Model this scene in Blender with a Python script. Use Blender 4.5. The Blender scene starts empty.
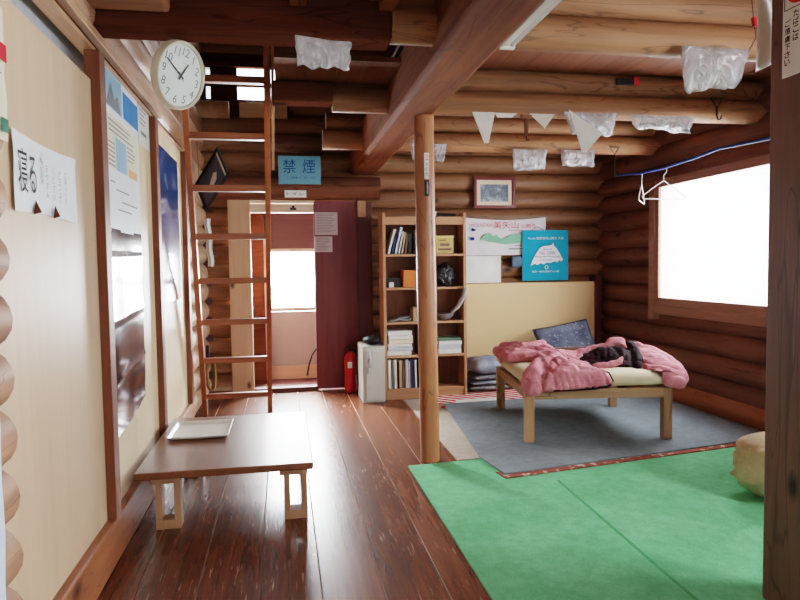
import bpy, bmesh, math, random
from mathutils import Vector, Matrix, noise, Euler
random.seed(7)
C = bpy.context.scene.collection
V = Vector
PI = math.pi

# ------------------------------------------------------------------ materials
def srgb(r, g, b):
    f = lambda c: (c/255/12.92) if c/255 <= .04045 else ((c/255+.055)/1.055)**2.4
    return (f(r), f(g), f(b), 1)

class N:
    """tiny node builder"""
    def __init__(s, name):
        s.m = bpy.data.materials.new(name); s.m.use_nodes = True
        s.t = s.m.node_tree; s.b = s.t.nodes['Principled BSDF']
    def n(s, typ, **kw):
        x = s.t.nodes.new(typ)
        for k, v in kw.items():
            if k in x.inputs: x.inputs[k].default_value = v
            else: setattr(x, k, v)
        return x
    def l(s, a, b): s.t.links.new(a, b)
    def coords(s, scale=(1,1,1), rnd=True):
        tc = s.n('ShaderNodeTexCoord'); mp = s.n('ShaderNodeMapping')
        mp.inputs['Scale'].default_value = scale
        if rnd:
            oi = s.n('ShaderNodeObjectInfo'); mul = s.n('ShaderNodeMath', operation='MULTIPLY'); mul.inputs[1].default_value = 37.0
            s.l(oi.outputs['Random'], mul.inputs[0])
            ad = s.n('ShaderNodeVectorMath', operation='ADD')
            s.l(tc.outputs['Object'], ad.inputs[0]); s.l(mul.outputs[0], ad.inputs[1]); s.l(ad.outputs[0], mp.inputs['Vector'])
        else: s.l(tc.outputs['Object'], mp.inputs['Vector'])
        return mp.outputs['Vector']
    def noise(s, vec, scale, detail=4, rough=.55, dist=0):
        x = s.n('ShaderNodeTexNoise'); x.inputs['Scale'].default_value = scale; x.inputs['Detail'].default_value = detail
        x.inputs['Roughness'].default_value = rough; x.inputs['Distortion'].default_value = dist
        s.l(vec, x.inputs['Vector']); return x.outputs['Fac']
    def ramp(s, fac, stops):
        x = s.n('ShaderNodeValToRGB'); e = x.color_ramp.elements
        while len(e) < len(stops): e.new(.5)
        for i, (p, c) in enumerate(stops): e[i].position = p; e[i].color = c
        s.l(fac, x.inputs['Fac']); return x.outputs['Color']
    def mix(s, fac, a, b, mode='MIX'):
        x = s.n('ShaderNodeMix', data_type='RGBA', blend_type=mode)
        if hasattr(fac, 'name'): s.l(fac, x.inputs[0])
        else: x.inputs[0].default_value = fac
        for i, v in ((6, a), (7, b)):
            if hasattr(v, 'name'): s.l(v, x.inputs[i])
            else: x.inputs[i].default_value = v
        return x.outputs[2]
    def bump(s, fac, strength=.3, dist=.01):
        x = s.n('ShaderNodeBump'); x.inputs['Strength'].default_value = strength; x.inputs['Distance'].default_value = dist
        s.l(fac, x.inputs['Height']); s.l(x.outputs['Normal'], s.b.inputs['Normal'])
    def fin(s, col, rough=.6, spec=.4, **kw):
        if hasattr(col, 'name'): s.l(col, s.b.inputs['Base Color'])
        else: s.b.inputs['Base Color'].default_value = col
        if hasattr(rough, 'name'): s.l(rough, s.b.inputs['Roughness'])
        else: s.b.inputs['Roughness'].default_value = rough
        s.b.inputs['Specular IOR Level'].default_value = spec
        for k, v in kw.items(): s.b.inputs[k].default_value = v
        return s.m

def plain(name, col, rough=.6, spec=.35, var=.12, scale=14, **kw):
    a = N(name); f = a.noise(a.coords(), scale, 5)
    d = tuple(c*(1-var) for c in col[:3])+(1,); u = tuple(min(1, c*(1+var)) for c in col[:3])+(1,)
    return a.fin(a.ramp(f, [(.3, d), (.7, u)]), rough, spec, **kw)

def wood(name, dark, light, axis='y', grain=9, knots=.0, rough=.55, spec=.35, cracks=False, patch=.35, bump=.15):
    a = N(name)
    sc = {'x': (.06, 1, 1), 'y': (1, .06, 1), 'z': (1, 1, .06)}[axis]
    v = a.coords(sc)
    g = a.noise(v, grain*4, 6, .6, .6)
    big = a.noise(a.coords(tuple(.3 if c < 1 else 1 for c in sc)), 2.2, 3)
    col = a.ramp(g, [(.28, dark), (.72, light)])
    col = a.mix(patch, col, a.ramp(big, [(.3, dark), (.7, light)]))
    if knots:
        vor = a.n('ShaderNodeTexVoronoi'); vor.inputs['Scale'].default_value = knots
        vor.inputs['Randomness'].default_value = 1
        a.l(a.coords(tuple(.55 if c < 1 else 1 for c in sc)), vor.inputs['Vector'])
        k = a.ramp(vor.outputs['Distance'], [(.035, (1,1,1,1)), (.12, (0,0,0,1))])
        col = a.mix(k, col, tuple(c*.22 for c in dark[:3])+(1,))
    if cracks:
        ck = a.noise(a.coords(tuple(.12 if c < 1 else 1 for c in sc)), 7, 2, .4, 1.5)
        k = a.ramp(ck, [(.488, (0,0,0,1)), (.5, (1,1,1,1)), (.512, (0,0,0,1))])
        col = a.mix(k, col, a.mix(.55, col, tuple(c*.25 for c in dark[:3])+(1,)))
    a.bump(g, bump, .004)
    return a.fin(col, rough, spec)

M = {}
M['log_x'] = wood('log wood x', srgb(98,66,46), srgb(172,122,86), 'x', 5, 3.2, .6, .25, True, .5)
M['log_y'] = wood('log wood y', srgb(98,64,46), srgb(166,116,82), 'y', 5, 3.2, .6, .35, True, .5)
M['log_wall'] = wood('log wall x', srgb(92,62,44), srgb(160,112,78), 'x', 5, 3.2, .5, .35, True, .5)
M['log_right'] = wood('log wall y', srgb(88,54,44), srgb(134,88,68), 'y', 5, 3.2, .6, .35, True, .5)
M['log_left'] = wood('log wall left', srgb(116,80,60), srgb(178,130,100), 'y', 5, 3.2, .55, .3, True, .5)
M['log_end'] = wood('pale log', srgb(150,116,90), srgb(204,170,140), 'z', 5, 3, .6, .3, True, .5)
M['beam_dark'] = wood('dark beam', srgb(62,34,26), srgb(98,56,40), 'x', 6, 3, .85, .0, True, .4)
M['beam_y'] = wood('long beam', srgb(84,46,30), srgb(138,84,54), 'y', 5, 3, .8, .06, True, .45)
M['beam_edge'] = wood('beam edge', srgb(150,100,64), srgb(206,154,106), 'y', 5, 3, .48, .35, True, .45)
M['column'] = wood('column wood', srgb(126,76,50), srgb(184,122,82), 'z', 6, 5, .38, .45, True, .5)
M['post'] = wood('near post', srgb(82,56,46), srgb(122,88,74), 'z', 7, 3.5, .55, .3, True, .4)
M['frame_z'] = wood('brown stile z', srgb(96,54,36), srgb(134,82,56), 'z', 7, 0, .55, .3)
M['frame_y'] = wood('brown rail y', srgb(100,60,40), srgb(150,100,70), 'y', 7, 0, .55, .3)
M['rail_light'] = wood('light rail y', srgb(150,108,78), srgb(186,142,108), 'y', 7, 0, .55, .3)
M['ply'] = wood('plywood', srgb(188,156,126), srgb(208,178,148), 'z', 3.5, 0, .5, .35, False, .5, .03)
M['ply_b'] = wood('plywood pale', srgb(208,180,142), srgb(226,202,166), 'z', 3.5, 0, .5, .35, False, .5, .03)
M['sill_w'] = wood('sill wood', srgb(120,68,44), srgb(174,112,74), 'y', 5, 3, .5, .35, True, .5)
M['ladder'] = wood('ladder wood', srgb(118,62,36), srgb(164,96,58), 'z', 8, 0, .45, .4)
M['ladder_x'] = wood('ladder rung wood', srgb(112,58,34), srgb(154,90,56), 'x', 8, 0, .45, .4)
M['shelf'] = wood('shelf wood', srgb(156,110,78), srgb(190,142,106), 'x', 6, 0, .5, .35)
M['shelf_z'] = wood('shelf wood z', srgb(150,104,74), srgb(184,136,102), 'z', 6, 0, .5, .35)
M['shelf_back'] = wood('shelf back', srgb(88,52,34), srgb(124,78,52), 'z', 9, 0, .6, .3)
M['red_door'] = wood('red brown door', srgb(98,46,50), srgb(122,62,66), 'z', 6, 0, .5, .35)
M['red_dark'] = wood('dark red board', srgb(76,36,32), srgb(98,48,42), 'z', 6, 0, .5, .35)
M['pale_post'] = wood('pale post', srgb(172,134,104), srgb(204,166,134), 'z', 5, 4, .55, .3, False, .5)
M['pale_x'] = wood('pale lintel', srgb(206,176,144), srgb(232,208,180), 'x', 5, 0, .55, .3)
M['lintel'] = wood('lintel log', srgb(88,54,40), srgb(132,84,62), 'x', 5, 3, .75, .12, True, .5)
M['table'] = wood('table top', srgb(98,58,38), srgb(140,90,60), 'y', 5, 0, .36, .45, False, .5, .05)
M['table_leg'] = wood('table leg', srgb(144,108,80), srgb(184,146,112), 'z', 6, 0, .5, .35)
M['bed_wood'] = wood('bed wood', srgb(134,102,74), srgb(176,140,104), 'z', 6, 4, .55, .3, True, .5)
M['bed_wood_x'] = wood('bed apron wood', srgb(134,104,78), srgb(174,140,106), 'x', 6, 4, .55, .3, True, .5)
M['yellow_board'] = plain('yellow board', srgb(222,188,140), .55, .3, .03, 3)
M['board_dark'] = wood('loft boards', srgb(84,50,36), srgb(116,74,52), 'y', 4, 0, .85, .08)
M['ceil_boards'] = wood('ceiling boards', srgb(112,66,48), srgb(148,96,70), 'y', 4, 4, .55, .3)
M['ceil_yellow'] = wood('near ceiling boards', srgb(150,112,62), srgb(184,146,88), 'x', 4, 0, .55, .3)
M['white'] = plain('white paper', srgb(232,234,238), .6, .3, .03)
M['white_b'] = plain('off white paper', srgb(222,220,214), .6, .3, .04)
M['white_plastic'] = plain('white plastic', srgb(226,226,222), .35, .5, .03)
M['black'] = plain('black', srgb(22,20,22), .5, .4)
M['ink'] = plain('black ink', srgb(30,28,34), .7, .2)
M['ink_grey'] = plain('faded ink', srgb(120,120,128), .7, .2)
M['ink_red'] = plain('red ink', srgb(200,40,52), .7, .2)
M['ink_pink'] = plain('pale red ink', srgb(206,120,122), .7, .2)
M['ink_blue'] = plain('blue ink', srgb(24,62,120), .7, .2)
M['metal'] = plain('grey metal', srgb(150,152,154), .35, .5, .05, Metallic=.7)
M['dark_metal'] = plain('dark iron', srgb(52,46,44), .5, .5, .1, Metallic=.6)
M['red_paint'] = plain('extinguisher red', srgb(176,28,34), .3, .5, .05)
M['red_cloth'] = plain('red plastic', srgb(204,34,40), .4, .4)
M['teal_light'] = plain('teal sign', srgb(92,146,166), .45, .4, .04)
M['cabinet'] = plain('grey cabinet', srgb(176,178,168), .45, .4, .04)
M['cream'] = plain('cream cotton', srgb(222,212,180), .85, .15, .06, 9)
M['blue_rope'] = plain('blue rope', srgb(52,76,150), .6, .3)
M['rope'] = plain('hemp rope', srgb(150,120,84), .8, .2)

def floor_mat():
    a = N('varnished floor planks')
    at = a.n('ShaderNodeVertexColor'); at.layer_name = 'tone'
    g = a.noise(a.coords((1, .06, 1), False), 34, 6, .62, .8)
    col = a.ramp(g, [(.25, srgb(74,40,26)), (.5, srgb(114,64,42)), (.78, srgb(146,92,64))])
    kn = a.n('ShaderNodeTexVoronoi'); kn.inputs['Scale'].default_value = 2.1
    a.l(a.coords((1.4, .7, 1), False), kn.inputs['Vector'])
    col = a.mix(a.ramp(kn.outputs['Distance'], [(.03, (1,1,1,1)), (.10, (0,0,0,1))]), col, srgb(60,26,18))
    col = a.mix(.5, col, at.outputs['Color'], 'MULTIPLY')
    # pale scratches running along the planks, in worn zones only
    s1 = a.noise(a.coords((1, .06, 1), False), 95, 3, .5, .3)
    zone = a.noise(a.coords((1, .7, 1), False), 2.1, 3)
    sm = a.n('ShaderNodeMath', operation='MULTIPLY')
    a.l(a.ramp(s1, [(.63, (0,0,0,1)), (.67, (1,1,1,1))]), sm.inputs[0])
    a.l(a.ramp(zone, [(.46, (0,0,0,1)), (.60, (1,1,1,1))]), sm.inputs[1])
    col = a.mix(sm.outputs[0], col, srgb(176,134,108))
    a.bump(g, .03, .002)
    return a.fin(col, .27, .6)
M['floor'] = floor_mat()

def fuzzy(name, c1, c2, scale=120, seam=None, stain=None, bump=.6):
    a = N(name); v = a.coords((1,1,1), False)
    f = a.noise(v, scale, 5, .7); big = a.noise(v, 2.4, 4, .6)
    col = a.mix(.5, a.ramp(f, [(.3, c1), (.7, c2)]), a.ramp(big, [(.32, c1), (.62, c2)]))
    mid = a.noise(v, 17, 4, .65); col = a.mix(a.ramp(mid, [(.35, (.3,.3,.3,1)), (.6, (0,0,0,1))]), col, tuple(c*.7 for c in c1[:3])+(1,))
    if stain:
        st = a.noise(v, 5.5, 3, .5)
        col = a.mix(a.ramp(st, [(.70, (0,0,0,1)), (.78, (.7,.7,.7,1))]), col, stain)
    a.bump(f, bump, .006)
    return a.fin(col, .95, .1)
M['green'] = fuzzy('green turf', srgb(86,162,108), srgb(130,206,154), 150, stain=srgb(44,116,74))
M['grey_carpet'] = fuzzy('grey carpet', srgb(108,117,124), srgb(140,150,156), 170)
M['beige_mat'] = fuzzy('beige mat', srgb(172,160,146), srgb(198,188,172), 90)
M['seam_dark'] = fuzzy('turf seam', srgb(66,140,90), srgb(92,166,114), 120)

def stripes(name):
    a = N(name); w = a.n('ShaderNodeTexWave', wave_type='BANDS', bands_direction='DIAGONAL')
    w.inputs['Scale'].default_value = 5; w.inputs['Distortion'].default_value = .6
    a.l(a.coords((1,1,0), False), w.inputs['Vector'])
    return a.fin(a.ramp(w.outputs['Fac'], [(.5, srgb(186,22,42)), (.6, srgb(232,214,206))]), .9, .1)
M['stripes'] = stripes('red white stripes')
def redtrim():
    a = N('red patterned edge'); f = a.noise(a.coords((1,1,1), False), 22, 3)
    return a.fin(a.ramp(f, [(.42, srgb(126,70,58)), (.58, srgb(146,86,72)), (.64, srgb(186,160,146))]), .9, .1)
M['trim_red'] = redtrim()

def quilt_mat(name, c1, c2, dots):
    a = N(name); v = a.coords((1,1,1), False)
    f = a.noise(v, 7, 4); col = a.ramp(f, [(.3, c1), (.7, c2)])
    k = a.noise(v, 42, 2)
    col = a.mix(a.ramp(k, [(.60, (0,0,0,1)), (.68, (.45,.45,.45,1))]), col, dots)
    w = a.noise(v, 16, 4, .6, 1.0); a.bump(w, .35, .02)
    return a.fin(col, .85, .15)
M['pink'] = quilt_mat('pink quilt', srgb(188,112,124), srgb(212,142,150), srgb(222,168,172))
M['maroon'] = quilt_mat('maroon lining', srgb(24,8,14), srgb(44,14,24), srgb(96,36,54))
M['floral'] = quilt_mat('blue floral', srgb(64,72,92), srgb(112,118,136), srgb(196,196,204))
M['floral_b'] = quilt_mat('pale floral', srgb(108,116,138), srgb(176,180,190), srgb(52,60,100))
M['greycush'] = quilt_mat('grey cushion', srgb(96,92,98), srgb(140,136,140), srgb(186,182,184))
M['futon'] = quilt_mat('beige futon', srgb(190,168,134), srgb(218,200,168), srgb(226,212,184))

def plastic_bag():
    a = N('clear plastic'); t = a.t; out = t.nodes['Material Output']
    f = a.noise(a.coords((1,1,.6)), 11, 4, .55, 2.4)
    bp = a.n('ShaderNodeBump'); bp.inputs['Strength'].default_value = 1; bp.inputs['Distance'].default_value = .05; a.l(f, bp.inputs['Height'])
    d = a.n('ShaderNodeBsdfDiffuse'); d.inputs['Color'].default_value = srgb(206,206,212)
    tr = a.n('ShaderNodeBsdfTranslucent'); tr.inputs['Color'].default_value = srgb(236,236,238)
    tp = a.n('ShaderNodeBsdfTransparent'); g = a.n('ShaderNodeBsdfGlossy'); g.inputs['Roughness'].default_value = .18
    for x in (d, tr, g): a.l(bp.outputs[0], x.inputs['Normal'])
    m1 = a.n('ShaderNodeMixShader'); m1.inputs[0].default_value = .4; a.l(d.outputs[0], m1.inputs[1]); a.l(tr.outputs[0], m1.inputs[2])
    m2 = a.n('ShaderNodeMixShader'); m2.inputs[0].default_value = .36; a.l(m1.outputs[0], m2.inputs[1]); a.l(g.outputs[0], m2.inputs[2])
    m3 = a.n('ShaderNodeMixShader'); a.l(a.ramp(f, [(.35, (.5,.5,.5,1)), (.7, (.12,.12,.12,1))]), m3.inputs[0])
    a.l(m2.outputs[0], m3.inputs[1]); a.l(tp.outputs[0], m3.inputs[2]); a.l(m3.outputs[0], out.inputs['Surface'])
    return a.m
M['bag'] = plastic_bag()
def pane_mat():
    a = N('window pane'); out = a.t.nodes['Material Output']
    tp = a.n('ShaderNodeBsdfTransparent'); g = a.n('ShaderNodeBsdfTranslucent'); g.inputs['Color'].default_value = (.95, .97, 1, 1)
    m = a.n('ShaderNodeMixShader'); m.inputs[0].default_value = .35
    a.l(tp.outputs[0], m.inputs[1]); a.l(g.outputs[0], m.inputs[2]); a.l(m.outputs[0], out.inputs['Surface'])
    return a.m
M['pane'] = pane_mat()
def glossy_poster():
    a = N('glossy black poster'); f = a.noise(a.coords((1,1,.5)), 6, 5, .6, 1.0)
    col = a.ramp(f, [(.35, srgb(12,12,16)), (.7, srgb(38,38,46))])
    a.bump(a.noise(a.coords((1,1,.7)), 5, 3), .25, .02)
    return a.fin(col, .17, .35, **{'Coat Weight': .25, 'Coat Roughness': .1})
M['gloss_black'] = glossy_poster()
def blue_poster():
    a = N('blue mountain poster')
    tc = a.n('ShaderNodeTexCoord'); sp = a.n('ShaderNodeSeparateXYZ'); a.l(tc.outputs['Object'], sp.inputs[0])
    nz = a.noise(a.coords((1,1,1), False), 6, 6, .65)
    ad = a.n('ShaderNodeMath', operation='MULTIPLY_ADD'); ad.inputs[1].default_value = .55; a.l(nz, ad.inputs[0]); a.l(sp.outputs['Z'], ad.inputs[2])
    col = a.ramp(ad.outputs[0], [(.12, srgb(30,26,30)), (.32, srgb(150,120,108)), (.5, srgb(200,206,214)), (.62, srgb(80,114,160)), (.8, srgb(66,116,182)), (1.0, srgb(44,84,146))])
    return a.fin(col, .18, .5, **{'Coat Weight': .9, 'Coat Roughness': .1})
M['blue_poster'] = blue_poster()
def teal_cloth(name, c):
    a = N(name); f = a.noise(a.coords(), 5, 4); a.bump(f, .3, .03)
    return a.fin(a.ramp(f, [(.3, tuple(x*.85 for x in c[:3])+(1,)), (.7, c)]), .7, .2)
M['teal'] = teal_cloth('teal cloth', srgb(24,154,190))
M['banner'] = teal_cloth('banner cloth', srgb(232,226,230))
M['banner_green'] = teal_cloth('banner green', srgb(134,192,158))
def photo_mat():
    a = N('framed print'); f = a.noise(a.coords((1,1,1)), 9, 6, .7)
    return a.fin(a.ramp(f, [(.25, srgb(70,78,88)), (.5, srgb(112,122,132)), (.7, srgb(206,210,214))]), .25, .5)
M['print'] = photo_mat()

# ------------------------------------------------------------------ mesh helpers
def box(bm, x0, x1, y0, y1, z0, z1, mt=None):
    r = bmesh.ops.create_cube(bm, size=1)
    m = Matrix.Translation(((x0+x1)/2, (y0+y1)/2, (z0+z1)/2)) @ Matrix.Diagonal((x1-x0, y1-y0, z1-z0, 1))
    if mt is not None: m = mt @ m
    bmesh.ops.transform(bm, matrix=m, verts=r['verts']); return bm
def nb(): return bmesh.new()
def bx(*a, mt=None): return box(nb(), *a, mt=mt)
def cyl(bm, p0, p1, r0, r1=None, n=16, caps=True):
    r1 = r0 if r1 is None else r1
    p0, p1 = V(p0), V(p1); d = p1-p0
    r = bmesh.ops.create_cone(bm, cap_ends=caps, segments=n, radius1=r0, radius2=r1, depth=d.length)
    q = V((0,0,1)).rotation_difference(d.normalized()).to_matrix().to_4x4()
    bmesh.ops.transform(bm, matrix=Matrix.Translation((p0+p1)/2) @ q, verts=r['verts']); return bm
def log(bm, p0, p1, r, n=18, step=.18, seed=0, amp=.05):
    """a hewn log: a cylinder whose radius wanders a little"""
    p0, p1 = V(p0), V(p1); d = (p1-p0); L = d.length; d.normalize()
    up = V((0,0,1)) if abs(d.z) < .9 else V((1,0,0))
    a = d.cross(up).normalized(); b = a.cross(d)
    k = max(1, int(L/step)); rings = []
    for i in range(k+1):
        c = p0+d*(L*i/k); ring = []
        for j in range(n):
            t = 2*PI*j/n
            rr = r*(1+amp*(noise.noise(V((i*.35+seed*7.3, math.cos(t)*.9, math.sin(t)*.9)))))
            ring.append(bm.verts.new(c+a*math.cos(t)*rr+b*math.sin(t)*rr))
        rings.append(ring)
    for i in range(k):
        for j in range(n):
            bm.faces.new((rings[i][j], rings[i][(j+1) % n], rings[i+1][(j+1) % n], rings[i+1][j]))
    bm.faces.new(rings[0][::-1]); bm.faces.new(rings[-1]); return bm
def tube(bm, pts, r, n=8, closed=False):
    pts = [V(p) for p in pts]; rings = []; prev = None
    for i, p in enumerate(pts):
        a = pts[i-1] if (i > 0 or closed) else p
        b = pts[(i+1) % len(pts)] if (i < len(pts)-1 or closed) else p
        d = (b-a).normalized()
        if prev is None:
            u = d.cross(V((0,0,1)) if abs(d.z) < .9 else V((1,0,0))).normalized()
        else: u = (prev-d*prev.dot(d)).normalized()
        prev = u; w = d.cross(u)
        rr = r[i] if isinstance(r, (list, tuple)) else r
        rings.append([bm.verts.new(p+(u*math.cos(2*PI*j/n)+w*math.sin(2*PI*j/n))*rr) for j in range(n)])
    m = len(rings)
    for i in range(m if closed else m-1):
        A, B_ = rings[i], rings[(i+1) % m]
        for j in range(n): bm.faces.new((A[j], A[(j+1) % n], B_[(j+1) % n], B_[j]))
    if not closed: bm.faces.new(rings[0][::-1]); bm.faces.new(rings[-1])
    return bm
def lathe(bm, prof, origin=(0,0,0), n=24, mt=None):
    o = V(origin); rings = []
    for r, z in prof: rings.append([bm.verts.new(V((r*math.cos(2*PI*j/n), r*math.sin(2*PI*j/n), z))) for j in range(n)])
    for i in range(len(rings)-1):
        for j in range(n): bm.faces.new((rings[i][j], rings[i][(j+1) % n], rings[i+1][(j+1) % n], rings[i+1][j]))
    bm.faces.new(rings[0][::-1]); bm.faces.new(rings[-1])
    m = Matrix.Translation(o) if mt is None else mt
    bmesh.ops.transform(bm, matrix=m, verts=[v for r in rings for v in r]); return bm
def sheet(bm, fn, nu, nv):
    g = [[bm.verts.new(fn(i/nu, j/nv)) for j in range(nv+1)] for i in range(nu+1)]
    for i in range(nu):
        for j in range(nv): bm.faces.new((g[i][j], g[i+1][j], g[i+1][j+1], g[i][j+1]))
    return bm
def prism(bm, pts, vec):
    """extrude a planar polygon along vec"""
    vec = V(vec); a = [bm.verts.new(V(p)) for p in pts]; b = [bm.verts.new(V(p)+vec) for p in pts]; n = len(a)
    bm.faces.new(a[::-1]); bm.faces.new(b)
    for i in range(n): bm.faces.new((a[i], a[(i+1) % n], b[(i+1) % n], b[i]))
    return bm

def children_off(p):
    return V(p['_o']) if (p is not None and '_o' in p) else V((0,0,0))
def obj(name, bm, mat, parent=None, smooth=None, bevel=0, solid=0, local=False, keep=False):
    """link bm as ONE mesh object; top-level meshes get their origin at the base, children are shifted into the parent's frame"""
    bmesh.ops.recalc_face_normals(bm, faces=bm.faces)
    me = bpy.data.meshes.new(name)
    o = bpy.data.objects.new(name, me); C.objects.link(o)
    off = V((0,0,0))
    if parent is not None:
        o.parent = parent
        if not local: off = children_off(parent)
        o['_o'] = tuple(off)
    elif not keep:
        xs = [v.co for v in bm.verts]
        lo = V([min(v[i] for v in xs) for i in range(3)]); hi = V([max(v[i] for v in xs) for i in range(3)])
        off = V(((lo.x+hi.x)/2, (lo.y+hi.y)/2, lo.z)); o.location = off; o['_o'] = tuple(off)
    if off.length: bmesh.ops.translate(bm, vec=-off, verts=bm.verts)
    bm.to_mesh(me); bm.free(); me.materials.append(M[mat] if isinstance(mat, str) else mat)
    if smooth is not None:
        for p in me.polygons: p.use_smooth = True
        if smooth < 180:
            me.set_sharp_from_angle(angle=math.radians(smooth))
    if solid:
        s = o.modifiers.new('s', 'SOLIDIFY'); s.thickness = solid; s.offset = 0
    if bevel:
        b = o.modifiers.new('b', 'BEVEL'); b.width = bevel; b.segments = 2; b.limit_method = 'ANGLE'
    return o
def tag(o, label, cat, group=None, kind=None):
    o['label'] = label; o['category'] = cat
    if group: o['group'] = group
    if kind: o['kind'] = kind
    return o
def thing(name, loc, label, cat, group=None, rot=None):
    o = bpy.data.objects.new(name, None); C.objects.link(o); o.location = loc; o.empty_display_size = .05
    if rot is not None: o.rotation_euler = rot
    o['_o'] = tuple(loc)
    return tag(o, label, cat, group)
def struct(name, bm, mat, parent=None, **kw):
    kw.setdefault('keep', True)
    o = obj(name, bm, mat, parent, **kw)
    if parent is None: o['kind'] = 'structure'
    return o
def dup(root, loc, rot=None, label=None):
    r = root.copy(); C.objects.link(r); r.location = loc
    if rot is not None: r.rotation_euler = rot
    if label: r['label'] = label
    for ch in list(root.children):
        c = ch.copy(); C.objects.link(c); c.parent = r
        for g in ch.children:
            d = g.copy(); C.objects.link(d); d.parent = c
    return r

BACK = (V((1,0,0)), V((0,0,1)))      # writing direction and up on a wall that faces the camera
LEFT = (V((0,1,0)), V((0,0,1)))      # on the left wall
def text_bm(body, x0, x1, y0, y1, org, fr, stretch=True, extr=.0006, bold=0):
    """lettering filling the box x0..x1, y0..y1 of the plane through org spanned by fr"""
    cu = bpy.data.curves.new('t', 'FONT'); cu.body = body; cu.size = 1; cu.extrude = 0; cu.resolution_u = 3; cu.offset = bold
    if '\n' in body: cu.space_line = .95
    t = bpy.data.objects.new('t', cu); C.objects.link(t)
    dg = bpy.context.evaluated_depsgraph_get(); dg.update()
    me = bpy.data.meshes.new_from_object(t.evaluated_get(dg))
    bm = nb(); bm.from_mesh(me)
    bpy.data.objects.remove(t); bpy.data.curves.remove(cu); bpy.data.meshes.remove(me)
    if not bm.verts: return box(bm, 0, .001, 0, .001, 0, .001)
    xs = [v.co.x for v in bm.verts]; ys = [v.co.y for v in bm.verts]
    a, b, c, d = min(xs), max(xs), min(ys), max(ys)
    sx = (x1-x0)/(b-a); sy = (y1-y0)/(d-c)
    if not stretch: sx = sy = min(sx, sy)
    X, Y = fr; Z = X.cross(Y); org = V(org)
    for v in bm.verts:
        u = x0+(v.co.x-a)*sx; w = y0+(v.co.y-c)*sy
        if not stretch: u += ((x1-x0)-(b-a)*sx)/2; w += ((y1-y0)-(d-c)*sy)/2
        v.co = org+X*u+Y*w+Z*extr
    return bm
def flat(bm, x0, x1, y0, y1, org, fr, lift=.0004, t=0):
    X, Y = fr; Z = X.cross(Y); org = V(org)+Z*lift
    prism(bm, [org+X*a+Y*b for a, b in ((x0,y0),(x1,y0),(x1,y1),(x0,y1))], -Z*max(t, .0003)); return bm
def lines_bm(rows, org, fr, lift=.0006):
    bm = nb()
    for (x0, x1, y, h) in rows: flat(bm, x0, x1, y, y+h, org, fr, lift)
    return bm

# ------------------------------------------------------------------ camera
F_PX, YAW, PITCH, ROLL, CH = 645.17, .1789, .05336, -.01409, 1.25
fw = V((math.sin(YAW)*math.cos(PITCH), math.cos(YAW)*math.cos(PITCH), -math.sin(PITCH)))
rt = V((math.cos(YAW), -math.sin(YAW), 0)); up = rt.cross(fw)
r2 = rt*math.cos(ROLL)+up*math.sin(ROLL); u2 = -rt*math.sin(ROLL)+up*math.cos(ROLL)
cd = bpy.data.cameras.new('camera'); cam = bpy.data.objects.new('camera', cd); C.objects.link(cam)
cam.matrix_world = Matrix(((r2.x, u2.x, -fw.x, 0), (r2.y, u2.y, -fw.y, 0), (r2.z, u2.z, -fw.z, CH), (0,0,0,1)))
cd.sensor_width = 36; cd.lens = 36*F_PX/800; cd.clip_start = .05
bpy.context.scene.camera = cam

# ------------------------------------------------------------------ setting: floor, walls, beams
bm = nb(); lay = bm.loops.layers.color.new('tone')
sx = [-.83+.2375*i for i in range(0, 19)]
for i in range(len(sx)-1):
    x0, x1 = sx[i]+.0035, sx[i+1]-.0035
    rnd = random.Random(i*5+3); cuts = [-2.6, 6.55]
    for a, b in zip(cuts, cuts[1:]):
        n0 = len(bm.faces); box(bm, x0, x1, a+.002, b-.002, -.03, 0)
        bm.faces.ensure_lookup_table(); k = rnd.uniform(.6, 1.0)
        for f in bm.faces[n0:]:
            for lp in f.loops: lp[lay] = (k, k*rnd.uniform(.93, 1.0), k*rnd.uniform(.9, 1), 1)
struct('floor', bm, 'floor')
struct('floor_base', bx(-.83, 3.6, -2.6, 6.55, -.08, -.003), plain('floor gaps', srgb(150,122,104), .8, .1, .7, 1.3))

# back wall of round logs, with the doorway left open
P = .185
def rows(z0, z1, p=P): return [z0+p*i for i in range(int((z1-z0)/p)+1)]
bm = nb()
for i, z in enumerate(rows(.09, 3.75)):
    segs = [(-.83, 3.6)]
    if z < 1.88: segs = [(-.83, -.5), (.72, 3.6)]
    elif 2.83 < z < 3.25: segs = [(-.83, -.75), (.1, 3.6)]
    for a, b in segs: log(bm, (a, 6.7, z), (b, 6.7, z), .1, seed=i+a)
struct('wall_back', bm, 'log_wall', smooth=60)
# right wall, with the window opening y 4.02..5.42, z .88..1.95
bm = nb()
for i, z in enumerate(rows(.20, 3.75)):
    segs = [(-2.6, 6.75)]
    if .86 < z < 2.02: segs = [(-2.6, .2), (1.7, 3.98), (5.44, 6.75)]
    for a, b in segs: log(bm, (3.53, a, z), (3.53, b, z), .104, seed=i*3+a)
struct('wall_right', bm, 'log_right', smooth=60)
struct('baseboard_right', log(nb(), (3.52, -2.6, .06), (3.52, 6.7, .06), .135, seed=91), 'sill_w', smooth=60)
# wall behind the camera with a window opening
bm = nb()
for a in ((-.9, .2, 0, 2.6), (2.6, 3.6, 0, 2.6), (.2, 2.6, 0, .8), (.2, 2.6, 2.1, 2.6), (-.9, 3.6, 2.6, 3.8)): box(bm, a[0], a[1], -2.75, -2.6, a[2], a[3])
struct('wall_front', bm, 'log_wall')
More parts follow.
